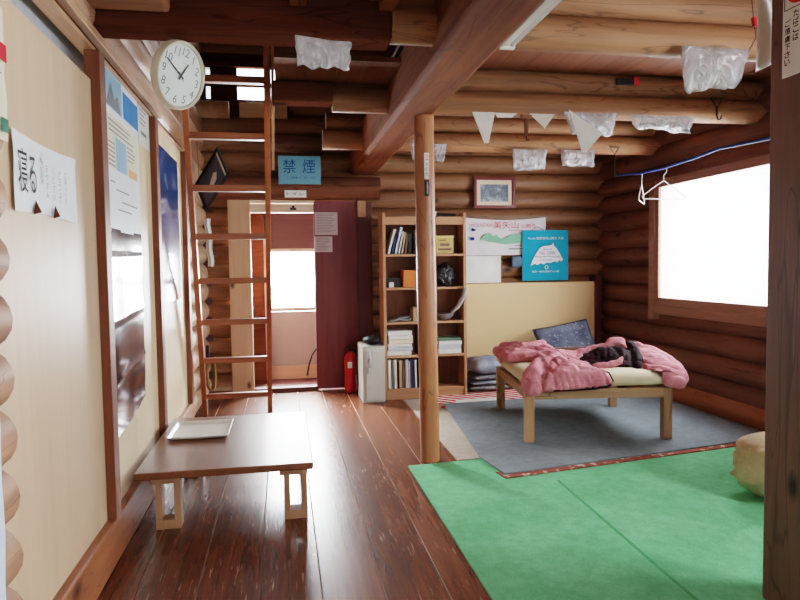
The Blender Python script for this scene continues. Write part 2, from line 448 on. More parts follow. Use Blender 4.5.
# left wall: log wall close by, panels, log wall above and beyond
bm = nb()
for i in range(16): log(bm, (-.778, -2.6, .02+.158*i), (-.785, 1.84, .02+.158*i), .086, seed=i+40)
for i, z in enumerate(rows(2.30, 3.75, .18)): log(bm, (-.83, -2.6, z), (-.83, 6.7, z), .1, seed=i+60)
struct('wall_left', bm, 'log_left', smooth=60)
bm = nb()
for i, z in enumerate(rows(.09, 2.15)): log(bm, (-.83, 5.32, z), (-.83, 6.7, z), .105, seed=i+80)
struct('wall_left_rear', bm, 'log_end', smooth=60)
struct('baseboard_left', bx(-.95, -.72, 1.84, 5.32, 0, .19), 'sill_w', bevel=.008)
struct('trim_1', bx(-.80, -.738, 1.84, 5.32, 2.145, 2.163), 'rail_light', bevel=.003)
struct('trim_2', bx(-.80, -.76, 1.84, 5.32, 2.163, 2.20), 'beam_dark', bevel=.002)
struct('trim_3', bx(-.80, -.728, 1.84, 4.35, 2.20, 2.235), 'rail_light', bevel=.004)
mc_ = plain('closet back', srgb(168,170,178), .7, .2)
struct('trim_4', bx(-.86, -.84, 1.84, 5.4, 1.9, 2.2), mc_)
# sliding plywood panels
def panel(name, y0, y1, top, m, stile):
    p = struct(name, bx(-.775, -.752, y0, y1, .195, top), m)
    if stile: obj('stile', bx(-.775, -.715, stile[0], stile[1], .195, 2.145), 'frame_z', p, bevel=.003)
    return p
panel('door_1', 1.84, 2.86, 2.024, 'ply', (2.85, 2.935))
panel('door_2', 2.86, 4.04, 2.146, 'ply_b', (4.03, 4.115))
panel('door_3', 4.04, 5.25, 2.146, 'ply_b', (5.2, 5.30))

# ceiling, roof
bm = nb()
for i in range(16): box(bm, .72+.18*i, .72+.18*i+.177, -2.6, 6.75, 2.56, 2.59)
struct('ceiling', bm, 'ceil_boards')
bm = nb()
for i in range(30): box(bm, -.8, .72, -2.6+.18*i, -2.6+.18*i+.177, 2.42, 2.44)
struct('ceiling_near', bm, 'ceil_yellow')
bm = nb()
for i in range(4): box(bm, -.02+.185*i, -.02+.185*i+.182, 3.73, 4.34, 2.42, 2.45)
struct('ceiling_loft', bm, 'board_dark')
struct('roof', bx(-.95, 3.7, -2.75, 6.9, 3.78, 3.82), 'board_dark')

nbeam = [0]
def beam(bm, mat, **kw):
    nbeam[0] += 1
    kw.setdefault('smooth', 50)
    return struct('ceiling_beam', bm, mat, keep=False, **kw)
r = .083
for k, (y, xl) in enumerate(((2.93, .50), (4.26, .34), (5.6, .36))):
    beam(log(nb(), (xl, y, 2.25+r), (3.5, y, 2.25+r), r, seed=k+5, amp=.03), 'log_x')
    beam(log(nb(), (xl+.03, y+.01, 2.25+r*2.88), (3.5, y+.01, 2.25+r*2.88), r*.95, seed=k+15, amp=.03), 'log_x')
for y in (1.55, .2):
    beam(log(nb(), (.5, y, 2.25+r), (3.5, y, 2.25+r), r, seed=y, amp=.03), 'log_x')
# long beam from front to back carried by the column
beam(bx(.70, .95, -2.6, 6.62, 2.175, 2.50), 'beam_y', bevel=.03)
# squared beams over the loft opening and log stubs
beam(bx(-.78, .50, 2.87, 3.04, 2.25, 2.415), 'beam_dark', bevel=.01)
beam(bx(-.04, .34, 4.15, 4.31, 2.29, 2.415), 'beam_dark', bevel=.01)
beam(log(nb(), (-.78, 6.45, 2.76), (-.47, 6.45, 2.76), .08, seed=8), 'log_end')
struct('wall_back_upper', bx(-.84, .14, 6.63, 6.69, 3.25, 3.5), 'beam_dark')
struct('wall_back_ledge', bx(-.84, .14, 6.62, 6.69, 2.66, 2.86), 'beam_dark')
struct('trim_16', bx(-.38, .08, 6.53, 6.6, 2.72, 2.86), 'pale_x', bevel=.004)
beam(bx(-.78, -.43, 2.70, 2.85, 2.30, 2.44), 'log_x', bevel=.02)
for x in (.055, .44): beam(bx(x, x+.07, -2.5, 2.86, 2.365, 2.42), 'beam_y', bevel=.006)
beam(log(nb(), (-.78, 6.45, 2.02), (.97, 6.45, 2.02), .115, seed=33, amp=.03), 'lintel')

# column and near post
struct('pillar_1', log(nb(), (.903, 3.985, 0), (.885, 3.985, 2.18), .062, n=20, step=.1, seed=3, amp=.07), 'column', smooth=60, keep=False)
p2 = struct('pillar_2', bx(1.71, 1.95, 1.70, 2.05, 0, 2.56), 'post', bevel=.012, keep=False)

# doorway
struct('door_4', bx(.315, .74, 6.50, 6.54, .02, 1.9), 'red_door', bevel=.003)
struct('trim_5', bx(-.515, -.305, 6.50, 6.60, 0, 1.92), 'pale_post', bevel=.006)
bm = bx(-.305, .33, 6.50, 6.6, 1.885, 1.92)
struct('trim_6', bm, 'pale_x', bevel=.004)
struct('trim_7', bx(-.305, .33, 6.52, 6.6, 1.79, 1.87), 'pale_x', bevel=.004)
struct('trim_8', bx(.745, .83, 6.44, 6.60, 1.74, 1.9), 'rail_light', bevel=.004)
struct('trim_9', bx(.74, .90, 6.52, 6.6, 0, 1.9), 'red_dark', bevel=.003)
struct('trim_10', bx(-.305, .33, 6.5, 6.62, 0, .045), 'red_dark', bevel=.004)
# vestibule beyond the doorway
wv = plain('vestibule wall', srgb(176,172,170), .7, .2, .05, 3)
wr = wood('vestibule boards', srgb(74,56,58), srgb(94,72,74), 'x', 5, 0, .7, .15)
bm = nb()
box(bm, -.7, -.17, 7.5, 7.56, -.05, 2.2); box(bm, .37, 1.0, 7.5, 7.56, -.05, 2.2)
box(bm, -.17, .37, 7.5, 7.56, -.05, .74)
struct('wall_vestibule', bm, wv)
struct('wall_vestibule_upper', bx(-.7, 1.0, 7.49, 7.57, 1.46, 2.2), wr)
struct('wall_vestibule_side', bx(-.76, -.7, 6.62, 7.56, -.05, 2.2), wr)
struct('wall_vestibule_far_side', bx(1.0, 1.06, 6.8, 7.56, -.05, 2.2), wr)
struct('floor_vestibule', bx(-.76, 1.06, 6.6, 7.56, -.1, -.03), 'red_dark')
struct('ceiling_vestibule', bx(-.76, 1.06, 6.8, 7.56, 2.2, 2.24), wr)
struct('trim_11', bx(-.7, 1.0, 7.46, 7.5, -.03, .12), 'pale_x')
struct('trim_12', bx(-.36, -.20, 7.2, 7.24, -.03, 1.9), 'beam_dark')
struct('trim_13', bx(-.24, -.17, 7.44, 7.5, .1, 1.6), plain('pale jamb', srgb(214,200,190), .6, .3))

def window(name, axis, a0, a1, z0, z1, c, th, mat, dirn, muntins_v=(), muntins_h=(), fw_=.07):
    """frame in the plane axis=c; a is the running coordinate"""
    def b(bm, p0, p1, q0, q1, d0=0, d1=None):
        d1 = th if d1 is None else d1
        lo, hi = sorted((c+d0*dirn, c+d1*dirn))
        if axis == 'x': box(bm, lo, hi, p0, p1, q0, q1)
        else: box(bm, p0, p1, lo, hi, q0, q1)
        return bm
    w = bpy.data.objects.new(name, None); C.objects.link(w); w['kind'] = 'structure'; w['_o'] = (0,0,0)
    bm = nb(); f = fw_
    b(bm, a0-f, a0, z0-f, z1+f); b(bm, a1, a1+f, z0-f, z1+f); b(bm, a0, a1, z1, z1+f); b(bm, a0, a1, z0-f, z0)
    obj('window_frame', bm, mat, w, bevel=.004)
    if muntins_v or muntins_h:
        bm = nb()
        for m in muntins_v: b(bm, m[0], m[1], z0, z1, th*.3, th*.6)
        for m in muntins_h: b(bm, a0, a1, m[0], m[1], th*.3, th*.6)
        obj('muntin', bm, mat, w)
    obj('pane', b(nb(), a0, a1, z0, z1, th*.42, th*.48), 'pane', w)
    return w
M['win_wood'] = wood('window wood', srgb(122,86,70), srgb(160,120,100), 'y', 5, 0, .5, .35)
w1 = window('window_1', 'x', 4.02, 5.385, .925, 1.925, 3.375, .06, 'win_wood', 1)
obj('sill', bx(3.365, 3.43, 3.94, 5.44, .775, .856), 'win_wood', w1, bevel=.006)
obj('side_casing', bx(3.37, 3.44, 5.45, 5.54, .72, 1.92), 'win_wood', w1, bevel=.004)
window('window_2', 'y', -.13, .345, .79, 1.42, 7.47, .07, plain('pale window frame', srgb(206,186,178), .6, .3), 1, fw_=.04)
w3 = window('window_3', 'y', -.70, .045, 2.90, 3.215, 6.60, .14, 'beam_dark', 1, [(-.655, -.40), (-.135, -.075)], [(3.035, 3.075)], .05)
window('window_4', 'x', .25, 1.65, .93, 1.92, 3.40, .16, 'win_wood', 1)
window('window_5', 'y', .2, 2.6, .8, 2.1, -2.72, .1, 'win_wood', 1)

# ------------------------------------------------------------------ floor coverings
def mat_obj(name, pts, z0, t, m, label, cat, **kw):
    return tag(obj(name, prism(nb(), [(x, y, z0) for x, y in pts], (0,0,t)), m, bevel=.003, **kw), label, cat)
mat_obj('turf_mat', [(.737,1.2),(.737,3.877),(1.4,3.92),(3.36,4.0),(3.36,1.2)], 0, .010, 'green', 'bright green artificial turf mat spread over the plank floor', 'mat')
mat_obj('turf_mat_seam', [(1.425,1.3),(1.44,1.3),(1.53,3.42),(1.515,3.42)], .0098, .0012, 'seam_dark', 'thin dark seam line running along the green turf mat', 'seam')
bpy.data.objects['turf_mat_seam'].parent = bpy.data.objects['turf_mat']
s_ = bpy.data.objects['turf_mat_seam']; s_.location = s_.location-bpy.data.objects['turf_mat'].location
del s_['category'], s_['label']; s_.name = 'seam'
mat_obj('beige_mat', [(1.07,3.93),(1.075,5.84),(1.5,5.80),(1.45,3.93)], 0.0, .008, 'beige_mat', 'beige floor mat strip beside the log column, half under the grey carpet', 'mat')
mat_obj('striped_mat', [(1.33,5.4),(1.40,6.05),(2.5,6.0),(2.5,5.4)], .0085, .008, 'stripes', 'red and white striped mat in front of the bookcase', 'mat')
mat_obj('cream_mat', [(1.48,5.50),(1.52,5.62),(1.95,5.66),(1.90,5.52)], .017, .008, 'white_b', 'small pale ragged mat lying on the red striped mat', 'mat')
mat_obj('red_rug', [(1.24,3.50),(1.22,3.62),(3.36,3.98),(3.36,3.85)], .0105, .007, 'trim_red', 'reddish patterned rug showing as a strip between grey carpet and green mat', 'rug')
mat_obj('grey_carpet', [(1.25,3.555),(1.21,3.92),(1.37,5.49),(3.36,5.60),(3.36,3.90)], .0178, .009, 'grey_carpet', 'grey felt carpet under the quilt-covered low table', 'carpet')

# ------------------------------------------------------------------ left wall papers
LX = -.752
def poster(name, y0, y1, z0, z1, mat, label, cat='poster', x=LX, curl=.006, seed=0, nu=10, nv=14, fn=None):
    def f(u, v):
        p = V((x+.004+curl*(.5+.5*noise.noise(V((u*2.2+seed, v*2.2, seed)))), y0+(y1-y0)*u, z0+(z1-z0)*v))
        if fn: p += fn(u, v)
        return p
    o = obj(name, sheet(nb(), f, nu, nv), mat, smooth=180)
    return tag(o, label, cat)
# mountain information poster
o = poster('mountain_poster', 2.985, 3.70, 1.42, 2.165, 'white', 'white mountain information poster with photos and a green map pinned to plywood panel', curl=0)
org = (LX+.0046, 2.985, 1.42)
M['ph_blue'] = teal_cloth('photo blue', srgb(50,124,196)); M['ph_sky'] = teal_cloth('photo sky', srgb(150,190,220)); M['ph_green'] = teal_cloth('photo green', srgb(140,190,80))
M['ph_text'] = plain('poster tint', srgb(222,214,190), .6, .3, .05); M['ph_orange'] = teal_cloth('photo orange', srgb(222,160,110)); M['ph_grey'] = plain('photo grey', srgb(80,78,84), .5, .3, .5, 30)
obj('photo', flat(nb(), .39, .71, .565, .695, org, LEFT, .001), 'ph_blue', o)
obj('photo', flat(nb(), .03, .36, .56, .72, org, LEFT, .001), 'ph_sky', o)
bm = nb(); prism(bm, [V(org)+V((.0016, a, b)) for a, b in ((.06,.565),(.34,.565),(.28,.64),(.22,.61),(.16,.68),(.1,.6))], (.0002,0,0)); obj('photo', bm, M['ink_grey'], o)
obj('text_block', flat(nb(), .08, .69, .18, .53, org, LEFT, .001), 'ph_text', o)
obj('map', flat(nb(), .22, .42, .22, .44, org, LEFT, .0016), 'ph_sky', o)
obj('map', flat(nb(), .46, .64, .21, .33, org, LEFT, .0016), 'ph_orange', o)
obj('map', flat(nb(), .44, .64, .02, .15, org, LEFT, .0016), 'ph_green', o)
obj('photo', flat(nb(), .14, .40, .06, .13, org, LEFT, .0016), 'ph_grey', o)
rows_ = [(.10, .10+random.uniform(.35, .55), .50-.022*i, .007) for i in range(3)]+[(.44, .44+random.uniform(.12, .22), .43-.02*i, .006) for i in range(4)]+[(.08, .2, .4-.02*i, .006) for i in range(9)]
obj('lettering', lines_bm(rows_, org, LEFT, .0018), 'ink_grey', o)
# notice behind
o = poster('wall_notice', 3.715, 4.0, 1.93, 2.14, 'white_b', 'small white printed notice beside the mountain information poster', 'notice', curl=0)
obj('lettering', lines_bm([(.04, .04+random.uniform(.12, .2), .19-.024*i, .008) for i in range(4)]+[(.06, .2, .06, .02)], (LX+.0046, 3.715, 1.93), LEFT), 'ink_grey', o); o.name = 'printed_notice'
# white sheet under the poster
o = poster('paper_sheet', 2.975, 3.68, 1.425, 1.71, 'white', 'white sheet with faint writing between mountain poster and glossy black poster', 'paper', x=LX+.003, curl=0)
obj('lettering', lines_bm([(.1, .18, .22, .006), (.2, .45, .19, .006), (.3, .62, .14, .006), (.22, .5, .1, .006)], (LX+.0078, 2.975, 1.425), LEFT), 'ink_grey', o)
# glossy black poster
def fold(u, v):
    z = V((0,0,0))
    for k in (.27, .56, .86): z.x += .006*math.exp(-((v-k)/.012)**2)
    z.y = .035*noise.noise(V((1.3, v*4, .2)))*u
    z.x += .010*noise.noise(V((u*2.5, v*3, 4.1)))
    z.z = -.10*(1-v)*(1-u)+ .02*noise.noise(V((u*3, 5, v)))*(1-v)
    return z
poster('glossy_poster', 2.985, 3.67, .57, 1.435, 'gloss_black', 'tall glossy black poster with fold creases shining on the plywood panel', seed=3, nu=14, nv=60, fn=fold)
def fold2(u, v): return V((.006*noise.noise(V((u*2, v*4, 9))), .02*noise.noise(V((3, v*3, 1)))*u, 0))
poster('blue_poster', 4.27, 5.0, 1.03, 2.03, 'blue_poster', 'glossy blue mountain and sky poster hanging past the white papers', seed=5, nu=14, nv=30, fn=fold2)
# handwritten notice
def curlp(u, v): return V((.02*(u-.5)**2+.012*max(0, v-.85)*u, 0, .03*math.sin(u*PI)*(.5-v)*.6))
o = poster('handwritten_notice', 2.0, 2.56, 1.42, 1.655, 'white', 'white curled paper with large handwriting taped on the first plywood panel', 'notice', fn=curlp)
org = (LX+.0125, 2.0, 1.42)
obj('lettering', text_bm('寝る', .03, .17, .06, .19, org, LEFT), 'ink', o)
obj('lettering', text_bm('おねがい', .205, .235, .10, .21, org, LEFT), 'ink', o)
for i, w_ in enumerate(('おやすみ', 'ください', 'どうぞ', 'ごゆっくり')): obj('lettering', text_bm('\n'.join(w_), .25+.06*i, .275+.06*i, .06, .17, org, LEFT), 'ink_grey', o)
for a in (.13, .30): obj('torn_corner', prism(nb(), [V(org)+V((.002, a, 0.0)), V(org)+V((.002, a+.07, .012)), V(org)+V((.002, a+.02, .045))], (.0004,0,0)), M['beam_dark'], o)
# narrow strip hanging on the near log wall
o = obj('hanging_strip', sheet(nb(), lambda u, v: V((-.696+.004*noise.noise(V((u*2,v*5,1))), 1.66+.195*u, 1.585+.34*v)), 4, 10), 'ph_text', smooth=180)
tag(o, 'narrow cream strip with red and green prints hanging on the near log wall', 'strip')
org = (-.693, 1.66, 1.585)
obj('red_print', flat(nb(), .12, .19, .2, .245, org, LEFT, .004), 'ink_red', o)
obj('green_print', flat(nb(), .14, .185, .02, .055, org, LEFT, .004), plain('print green', srgb(28,96,70), .6, .3), o)
o = obj('pale_cloth', sheet(nb(), lambda u, v: V((-.692+.01*noise.noise(V((u*3,v*4,2))), 1.45+.262*u, .1+.88*v)), 6, 14), plain('pale blue cloth', srgb(206,220,236), .7, .2, .03), smooth=180)
tag(o, 'pale bluish white cloth edge hanging low on the near log wall', 'cloth')

# round clock
ct = Vector((-.425, 3.02, 2.10))
nrm = V((.82, -.55, -.25)).normalized()
side = V((0,0,1)).cross(nrm).normalized(); upv = nrm.cross(side)
upv = (Matrix.Rotation(math.radians(-7), 3, nrm) @ upv); side = upv.cross(nrm)
mc = Matrix(((side.x, upv.x, nrm.x, ct.x), (side.y, upv.y, nrm.y, ct.y), (side.z, upv.z, nrm.z, ct.z), (0,0,0,1)))
cl = thing('round_clock', ct, 'round white faced clock with pale rim hung high beside the plywood panels', 'clock')
cl.matrix_world = mc; cl['_o'] = (0,0,0)
R_ = .148
obj('rim', lathe(nb(), [(R_*.9, -.03), (R_, -.025), (R_*1.0, .0), (R_*.97, .012), (R_*.9, .008), (R_*.88, 0)], n=48), plain('clock rim', srgb(206,200,176), .35, .5, .03), cl, smooth=40, local=True)
obj('face', lathe(nb(), [(R_*.9, -.006), (R_*.9, .0015)], n=48), plain('clock face', srgb(226,232,230), .4, .4, .02), cl, local=True)
for h in range(1, 13):
    a = PI/2-h*PI/6; x, y = math.cos(a)*R_*.70, math.sin(a)*R_*.70; q = R_*.12
    obj('numeral', text_bm(str(h), x-q*1.3, x+q*1.3, y-q, y+q, (0,0,.002), (V((1,0,0)), V((0,1,0))), False), 'ink_grey', cl, local=True)
def hand(a, L, w):
    m = Matrix.Rotation(a, 4, 'Z')
    return prism(nb(), [m @ V(p) for p in ((-w, -.02, .004), (w, -.02, .004), (w*.5, L, .004), (-w*.5, L, .004))], (0,0,.0015))
obj('hour_hand', hand(math.radians(-24), R_*.45, .005), 'black', cl, local=True)
obj('minute_hand', hand(math.radians(68), R_*.74, .0035), 'black', cl, local=True)
obj('second_hand', hand(math.radians(-128), R_*.2, .0015), 'black', cl, local=True)
obj('hanger', tube(nb(), [(-.02, R_*.9, -.02), (-.08, R_*1.02, -.05), (-.16, R_*1.0, -.16)], .005), 'dark_metal', cl, local=True)

# ------------------------------------------------------------------ low table and tray
lt = thing('low_table', (-.29, 3.68, 0), 'low dark brown wooden table standing against the plywood panels', 'table')
obj('table_top', bx(-.705, .125, 3.12, 4.25, .265, .30), 'table', lt, bevel=.006)
for (x, y) in ((-.625, 3.19), (-.02, 3.19), (-.625, 4.05), (-.02, 4.05)):
    bm = nb(); box(bm, x, x+.03, y, y+.08, .045, .265); box(bm, x+.085, x+.115, y, y+.08, .045, .265)
    box(bm, x, x+.115, y, y+.08, 0, .045); box(bm, x-.02, x+.115, y+.005, y+.075, .22, .265)
    obj('leg', bm, 'table_leg', lt, bevel=.003)
obj('cross_rail', bx(-.53, -.02, 4.06, 4.09, .2, .26), 'table', lt)
def tray(u, v):
    x = -.655+.335*u; y = 3.67+.39*v; z = .304+.003*noise.noise(V((u*3, v*3, 0)))
    z += max(.018*max(0, abs(u-.5)*2-.86)/.14, .016*max(0, abs(v-.5)*2-.88)/.12)
    return V((x, y, z))
tag(obj('paper_tray', sheet(nb(), tray, 40, 40), 'white_plastic', smooth=180, solid=.004), 'shallow white tray lying on the low brown table', 'tray')

# ------------------------------------------------------------------ ladder
ld = thing('loft_ladder', (-.41, 5.65, 0), 'brown wooden ladder leaning up to the loft opening', 'ladder')
def ladder_pt(x0, x1, t): return x0+(x1-x0)*t
SL = .54
def lad(xb, k, z): return V((xb+k*z, 5.65-SL*z, z))
ln = V((0, 1, SL)).normalized()
def stile(xb, k, z0, z1, w=.019, t=.03):
    a, b = lad(xb, k, z0), lad(xb, k, z1)
    return prism(nb(), [a+V((sx_*w,0,0))+ln*t*sy_ for sx_, sy_ in ((-1,-1),(1,-1),(1,1),(-1,1))], b-a)
obj('stile', stile(-.675, .034, 0, 2.7), 'ladder', ld, bevel=.004)
obj('stile', stile(-.137, .026, 0, 2.7), 'ladder', ld, bevel=.004)
obj('handrail_batten', stile(-.10, .026, 1.93, 2.75, .010, .02), 'rail_light', ld, bevel=.003)
for i in range(8):
    z = .178+.325*i; a, b = lad(-.675, .034, z), lad(-.137, .026, z)
    obj('rung', bx(a.x, b.x, a.y-.028, a.y+.028, z-.022, z+.022), 'ladder_x', ld, bevel=.003)

# ------------------------------------------------------------------ things around the doorway
fp = thing('hanging_picture', (-.565, 5.7, 1.78), 'dark framed picture hanging askew on a string behind the ladder', 'picture')
e1 = V((.21, -.2, .285)); e2 = V((.10, -.2, -.25))
nn = e1.cross(e2).normalized(); pc_ = V((-.563, 5.7, 2.0))
if nn.y > 0: nn = -nn
def pq(a, b, l=0): return pc_+e1*a+e2*b+nn*l
bm = nb(); t = .05
for q in ((-.5,.5,-.5,-.5+t),(-.5,.5,.5-t,.5),(-.5,-.5+t,-.5,.5),(.5-t,.5,-.5,.5)): prism(bm, [pq(q[0],q[2]),pq(q[1],q[2]),pq(q[1],q[3]),pq(q[0],q[3])], nn*.02)
obj('picture_frame', bm, 'black', fp)
obj('picture', prism(nb(), [pq(-.45,-.45),pq(.45,-.45),pq(.45,.45),pq(-.45,.45)], nn*.008), plain('dark print', srgb(92,98,118), .2, .5, .2, 8), fp)
obj('pale_edge', prism(nb(), [pq(.38,-.44,.009),pq(.43,-.44,.009),pq(.43,.44,.009),pq(.38,.44,.009)], nn*.002), 'white_b', fp)
obj('pale_motif', prism(nb(), [pq(-.15,.05,.009),pq(.1,-.1,.009),pq(.2,0,.009),pq(.12,.16,.009),pq(-.05,.2,.009),pq(-.2,.2,.009)], nn*.001), 'white_b', fp)
obj('cord', tube(nb(), [pq(.4,-.5), (-.69, 5.75, 2.33), pq(-.4,-.5)], .004), 'rope', fp)

o = obj('white_hanging_cloth', sheet(nb(), lambda u, v: V((-.665+.05*u+.01*noise.noise(V((1, v*4, 2)))+.018*(1-v), 5.9+.02*math.sin(u*9), 1.265+.42*v)), 8, 16), 'white_b', smooth=180, solid=.004)
tag(o, 'narrow white cloth hanging on the log wall behind the ladder', 'cloth')
cr = thing('coiled_rope', (-.66, 6.0, 0.15), 'coiled hemp rope with black clip hanging low behind the ladder', 'rope')
bm = nb()
for k in range(4): tube(bm, [(-.668+.035*math.cos(t*PI/10)+.006*k, 6.0-.012*k, .29+.14*math.sin(t*PI/10)) for t in range(20)], .011, closed=True)
obj('coil', bm, 'rope', cr, smooth=180)
obj('clip', bx(-.70, -.67, 5.97, 6.02, .42, .56), 'black', cr, bevel=.01)

# no smoking sign
o = obj('no_smoking_sign', bx(-.02, .382, 6.325, 6.333, 2.045, 2.315), 'teal_light', bevel=.003)
tag(o, 'pale blue no smoking sign with two large dark blue characters above the doorway', 'sign')
o.location.z += 0; org = (-.02, 6.325, 2.045)
obj('lettering', text_bm('禁', .045, .165, .105, .235, org, BACK, True, .002), 'ink_blue', o)
obj('lettering', text_bm('煙', .23, .35, .105, .235, org, BACK, True, .002), 'ink_blue', o)
obj('lettering', text_bm('ここは禁煙です ご協力ください', .08, .36, .05, .072, org, BACK, True, .002), 'ink_blue', o)
o = obj('door_sign', bx(.035, .24, 6.318, 6.328, 1.92, 1.985), 'white_b', bevel=.002)
tag(o, 'tiny white plate with three black characters above the doorway', 'sign')
obj('lettering', text_bm('トイレ', .02, .185, .015, .05, (.035, 6.318, 1.92), BACK, True, .002), 'ink', o)
for (a, b, c, d, lab, k) in ((.325, .55, 1.565, 1.79, 'square paper notice pinned higher on the red brown door', 12), (.315, .495, 1.395, 1.55, 'small paper notice pinned below another on the red brown door', 8)):
    o = obj('door_sign', bx(a, b, 6.495, 6.498, c, d), plain('notice paper', srgb(196,176,176), .6, .3, .03)); tag(o, lab, 'notice')
    obj('lettering', lines_bm([(.02, b-a-.02-random.uniform(0, .05), d-c-.02-.016*i, .005) for i in range(k)], (a, 6.495, c), BACK, .001), 'ink_grey', o)
lk = thing('door_latch', (.115, 6.50, 1.80), 'small dark latch fixed on the pale board over the doorway', 'latch')
obj('plate', bx(.085, .145, 6.50, 6.52, 1.815, 1.835), 'black', lk, bevel=.004); obj('knob', cyl(nb(), (.115, 6.52, 1.84), (.115, 6.475, 1.84), .014), 'dark_metal', lk)
tag(obj('cable', tube(nb(), [(.25,7.44,0.0),(.27,7.42,.12),(.31,7.42,.24),(.36,7.43,.31),(.42,7.44,.34)], .008), 'black', smooth=180), 'black cable rising along the vestibule wall below its window', 'cable')

fe = thing('fire_extinguisher', (.64, 6.35, 0), 'red fire extinguisher standing on the floor by the red brown door', 'fire extinguisher')
obj('body', lathe(nb(), [(.02,0),(.056,.004),(.06,.02),(.06,.34),(.052,.375),(.03,.40),(.022,.41)], (.64,6.35,0)), 'red_paint', fe, smooth=40)
v = obj('valve', bx(.615, .665, 6.33, 6.37, .41, .44), 'dark_metal', fe, bevel=.006)
obj('lever', bx(.60, .70, 6.335, 6.365, .45, .465), 'black', v, bevel=.004)
obj('hose', tube(nb(), [(.66,6.34,.42),(.72,6.33,.40),(.715,6.32,.30),(.70,6.31,.18)], .01), 'black', fe, smooth=180)
obj('label_plate', prism(nb(), [(.605,6.295,.25),(.65,6.284,.25),(.65,6.284,.31),(.605,6.295,.31)], (0,-.002,0)), 'white', fe)

cb = thing('metal_cabinet', (.80, 6.0, 0), 'small narrow grey metal cabinet standing beside the bookcase', 'cabinet')
obj('body', bx(.695, .90, 5.80, 6.2, 0, .52), 'cabinet', cb, bevel=.006)
d = obj('door', bx(.725, .897, 5.788, 5.80, .02, .50), plain('cabinet door', srgb(192,194,186), .4, .4, .03), cb, bevel=.004)
obj('handle', bx(.735, .75, 5.775, 5.79, .27, .36), 'metal', d, bevel=.004)
o = obj('hanging_pouch', sheet(nb(), lambda u, v: V((.725+.05*u, 5.765+.006*math.sin(u*7), .33+.15*v)), 6, 8), 'bag', smooth=180); tag(o, 'small clear pouch hanging on the front of the grey cabinet', 'pouch')
o = obj('black_pouch', nb(), 'black') if False else None
bm = nb(); bmesh.ops.create_icosphere(bm, subdivisions=3, radius=1)
for v in bm.verts: v.co = V((.80+v.co.x*.085*(1+.2*noise.noise(v.co*2)), 5.93+v.co.y*.09, .562+v.co.z*.04*(1+.4*noise.noise(v.co*3))))
tag(obj('black_pouch', bm, 'black', smooth=180), 'small black pouch lying on top of the grey cabinet', 'pouch')

# ------------------------------------------------------------------ bookcase
bc = thing('bookcase', (1.30, 6.05, 0), 'tall light brown open bookcase against the log wall behind the column', 'bookcase')
bx0, bx1, by0, by1 = .905, 1.70, 5.87, 6.10
obj('side_panel', bx(bx0, bx0+.028, by0, by1, 0, 1.735), 'shelf_z', bc, bevel=.003)
obj('side_panel', bx(bx1-.028, bx1, by0, by1, 0, 1.735), 'shelf_z', bc, bevel=.003)
obj('divider', bx(1.245, 1.268, by0+.005, by1, .1, 1.64), 'shelf_z', bc)
obj('back_panel', bx(bx0+.028, bx1-.028, by1-.012, by1, .06, 1.69), 'shelf_back', bc)
obj('top_rail', bx(bx0+.028, bx1-.028, by0+.004, by0+.03, 1.625, 1.70), 'shelf', bc, bevel=.003)
obj('top', bx(bx0+.028, bx1-.028, by0+.03, by1, 1.66, 1.69), 'shelf', bc)
obj('plinth', bx(bx0+.028, bx1-.028, by0+.01, by0+.03, 0, .08), 'shelf', bc)
SZ = (.10, .412, .725, 1.045, 1.355)
for z in SZ: obj('shelf', bx(bx0+.028, bx1-.028, by0+.003, by1-.012, z-.022, z), 'shelf', bc, bevel=.002)

cols = dict(white=srgb(226,226,222), pale=srgb(190,196,206), blue=srgb(66,100,158), navy=srgb(40,48,84), red=srgb(160,50,46), green=srgb(90,120,96), tan=srgb(178,150,116), grey=srgb(128,126,128), black=srgb(36,34,38), cream=srgb(220,208,180), brown=srgb(106,78,60))
for k in list(cols): M['bk_'+k] = plain('book '+k, cols[k], .5, .35, .06)
M['pages'] = plain('book pages', srgb(228,222,208), .7, .2, .04)
def book(name, c, x, y, z, th, dep, h, lean, label, group):
    """upright book, spine to the front, leaning by an angle"""
    t = thing(name, (x, y, z+max(0, th*math.sin(lean))+.001), label, name, group, (0, lean, 0)); t['_o'] = (0,0,0)
    bm = nb(); box(bm, 0, .002, 0, dep, 0, h); box(bm, th-.002, th, 0, dep, 0, h); box(bm, 0, th, 0, .002, 0, h)
    obj('cover', bm, 'bk_'+c, t, local=True); obj('pages', bx(.002, th-.002, .002, dep-.004, .003, h-.003), 'pages', t, local=True)
    return t
x = .955
for i, (c, th, h, ln, d) in enumerate((('white',.022,.235,.28,'thick white'), ('navy',.018,.19,.26,'thin navy'), ('pale',.024,.25,.25,'tall pale blue'), ('white',.016,.21,.22,'thin white'), ('tan',.02,.2,.18,'tan'), ('brown',.022,.18,.12,'brown'), ('black',.03,.19,.05,'black'))):
    book('book', c, x, 5.90, 1.357, th, .15, h, ln, f'{d} book leaning on the top bookcase shelf', 'books on the top shelf'); x += th+.012
book('book', 'cream', 1.222, 5.885, 1.357, .02, .15, .22, 0, 'cream book standing upright by the divider on the top shelf', 'books on the top shelf')
x = .945
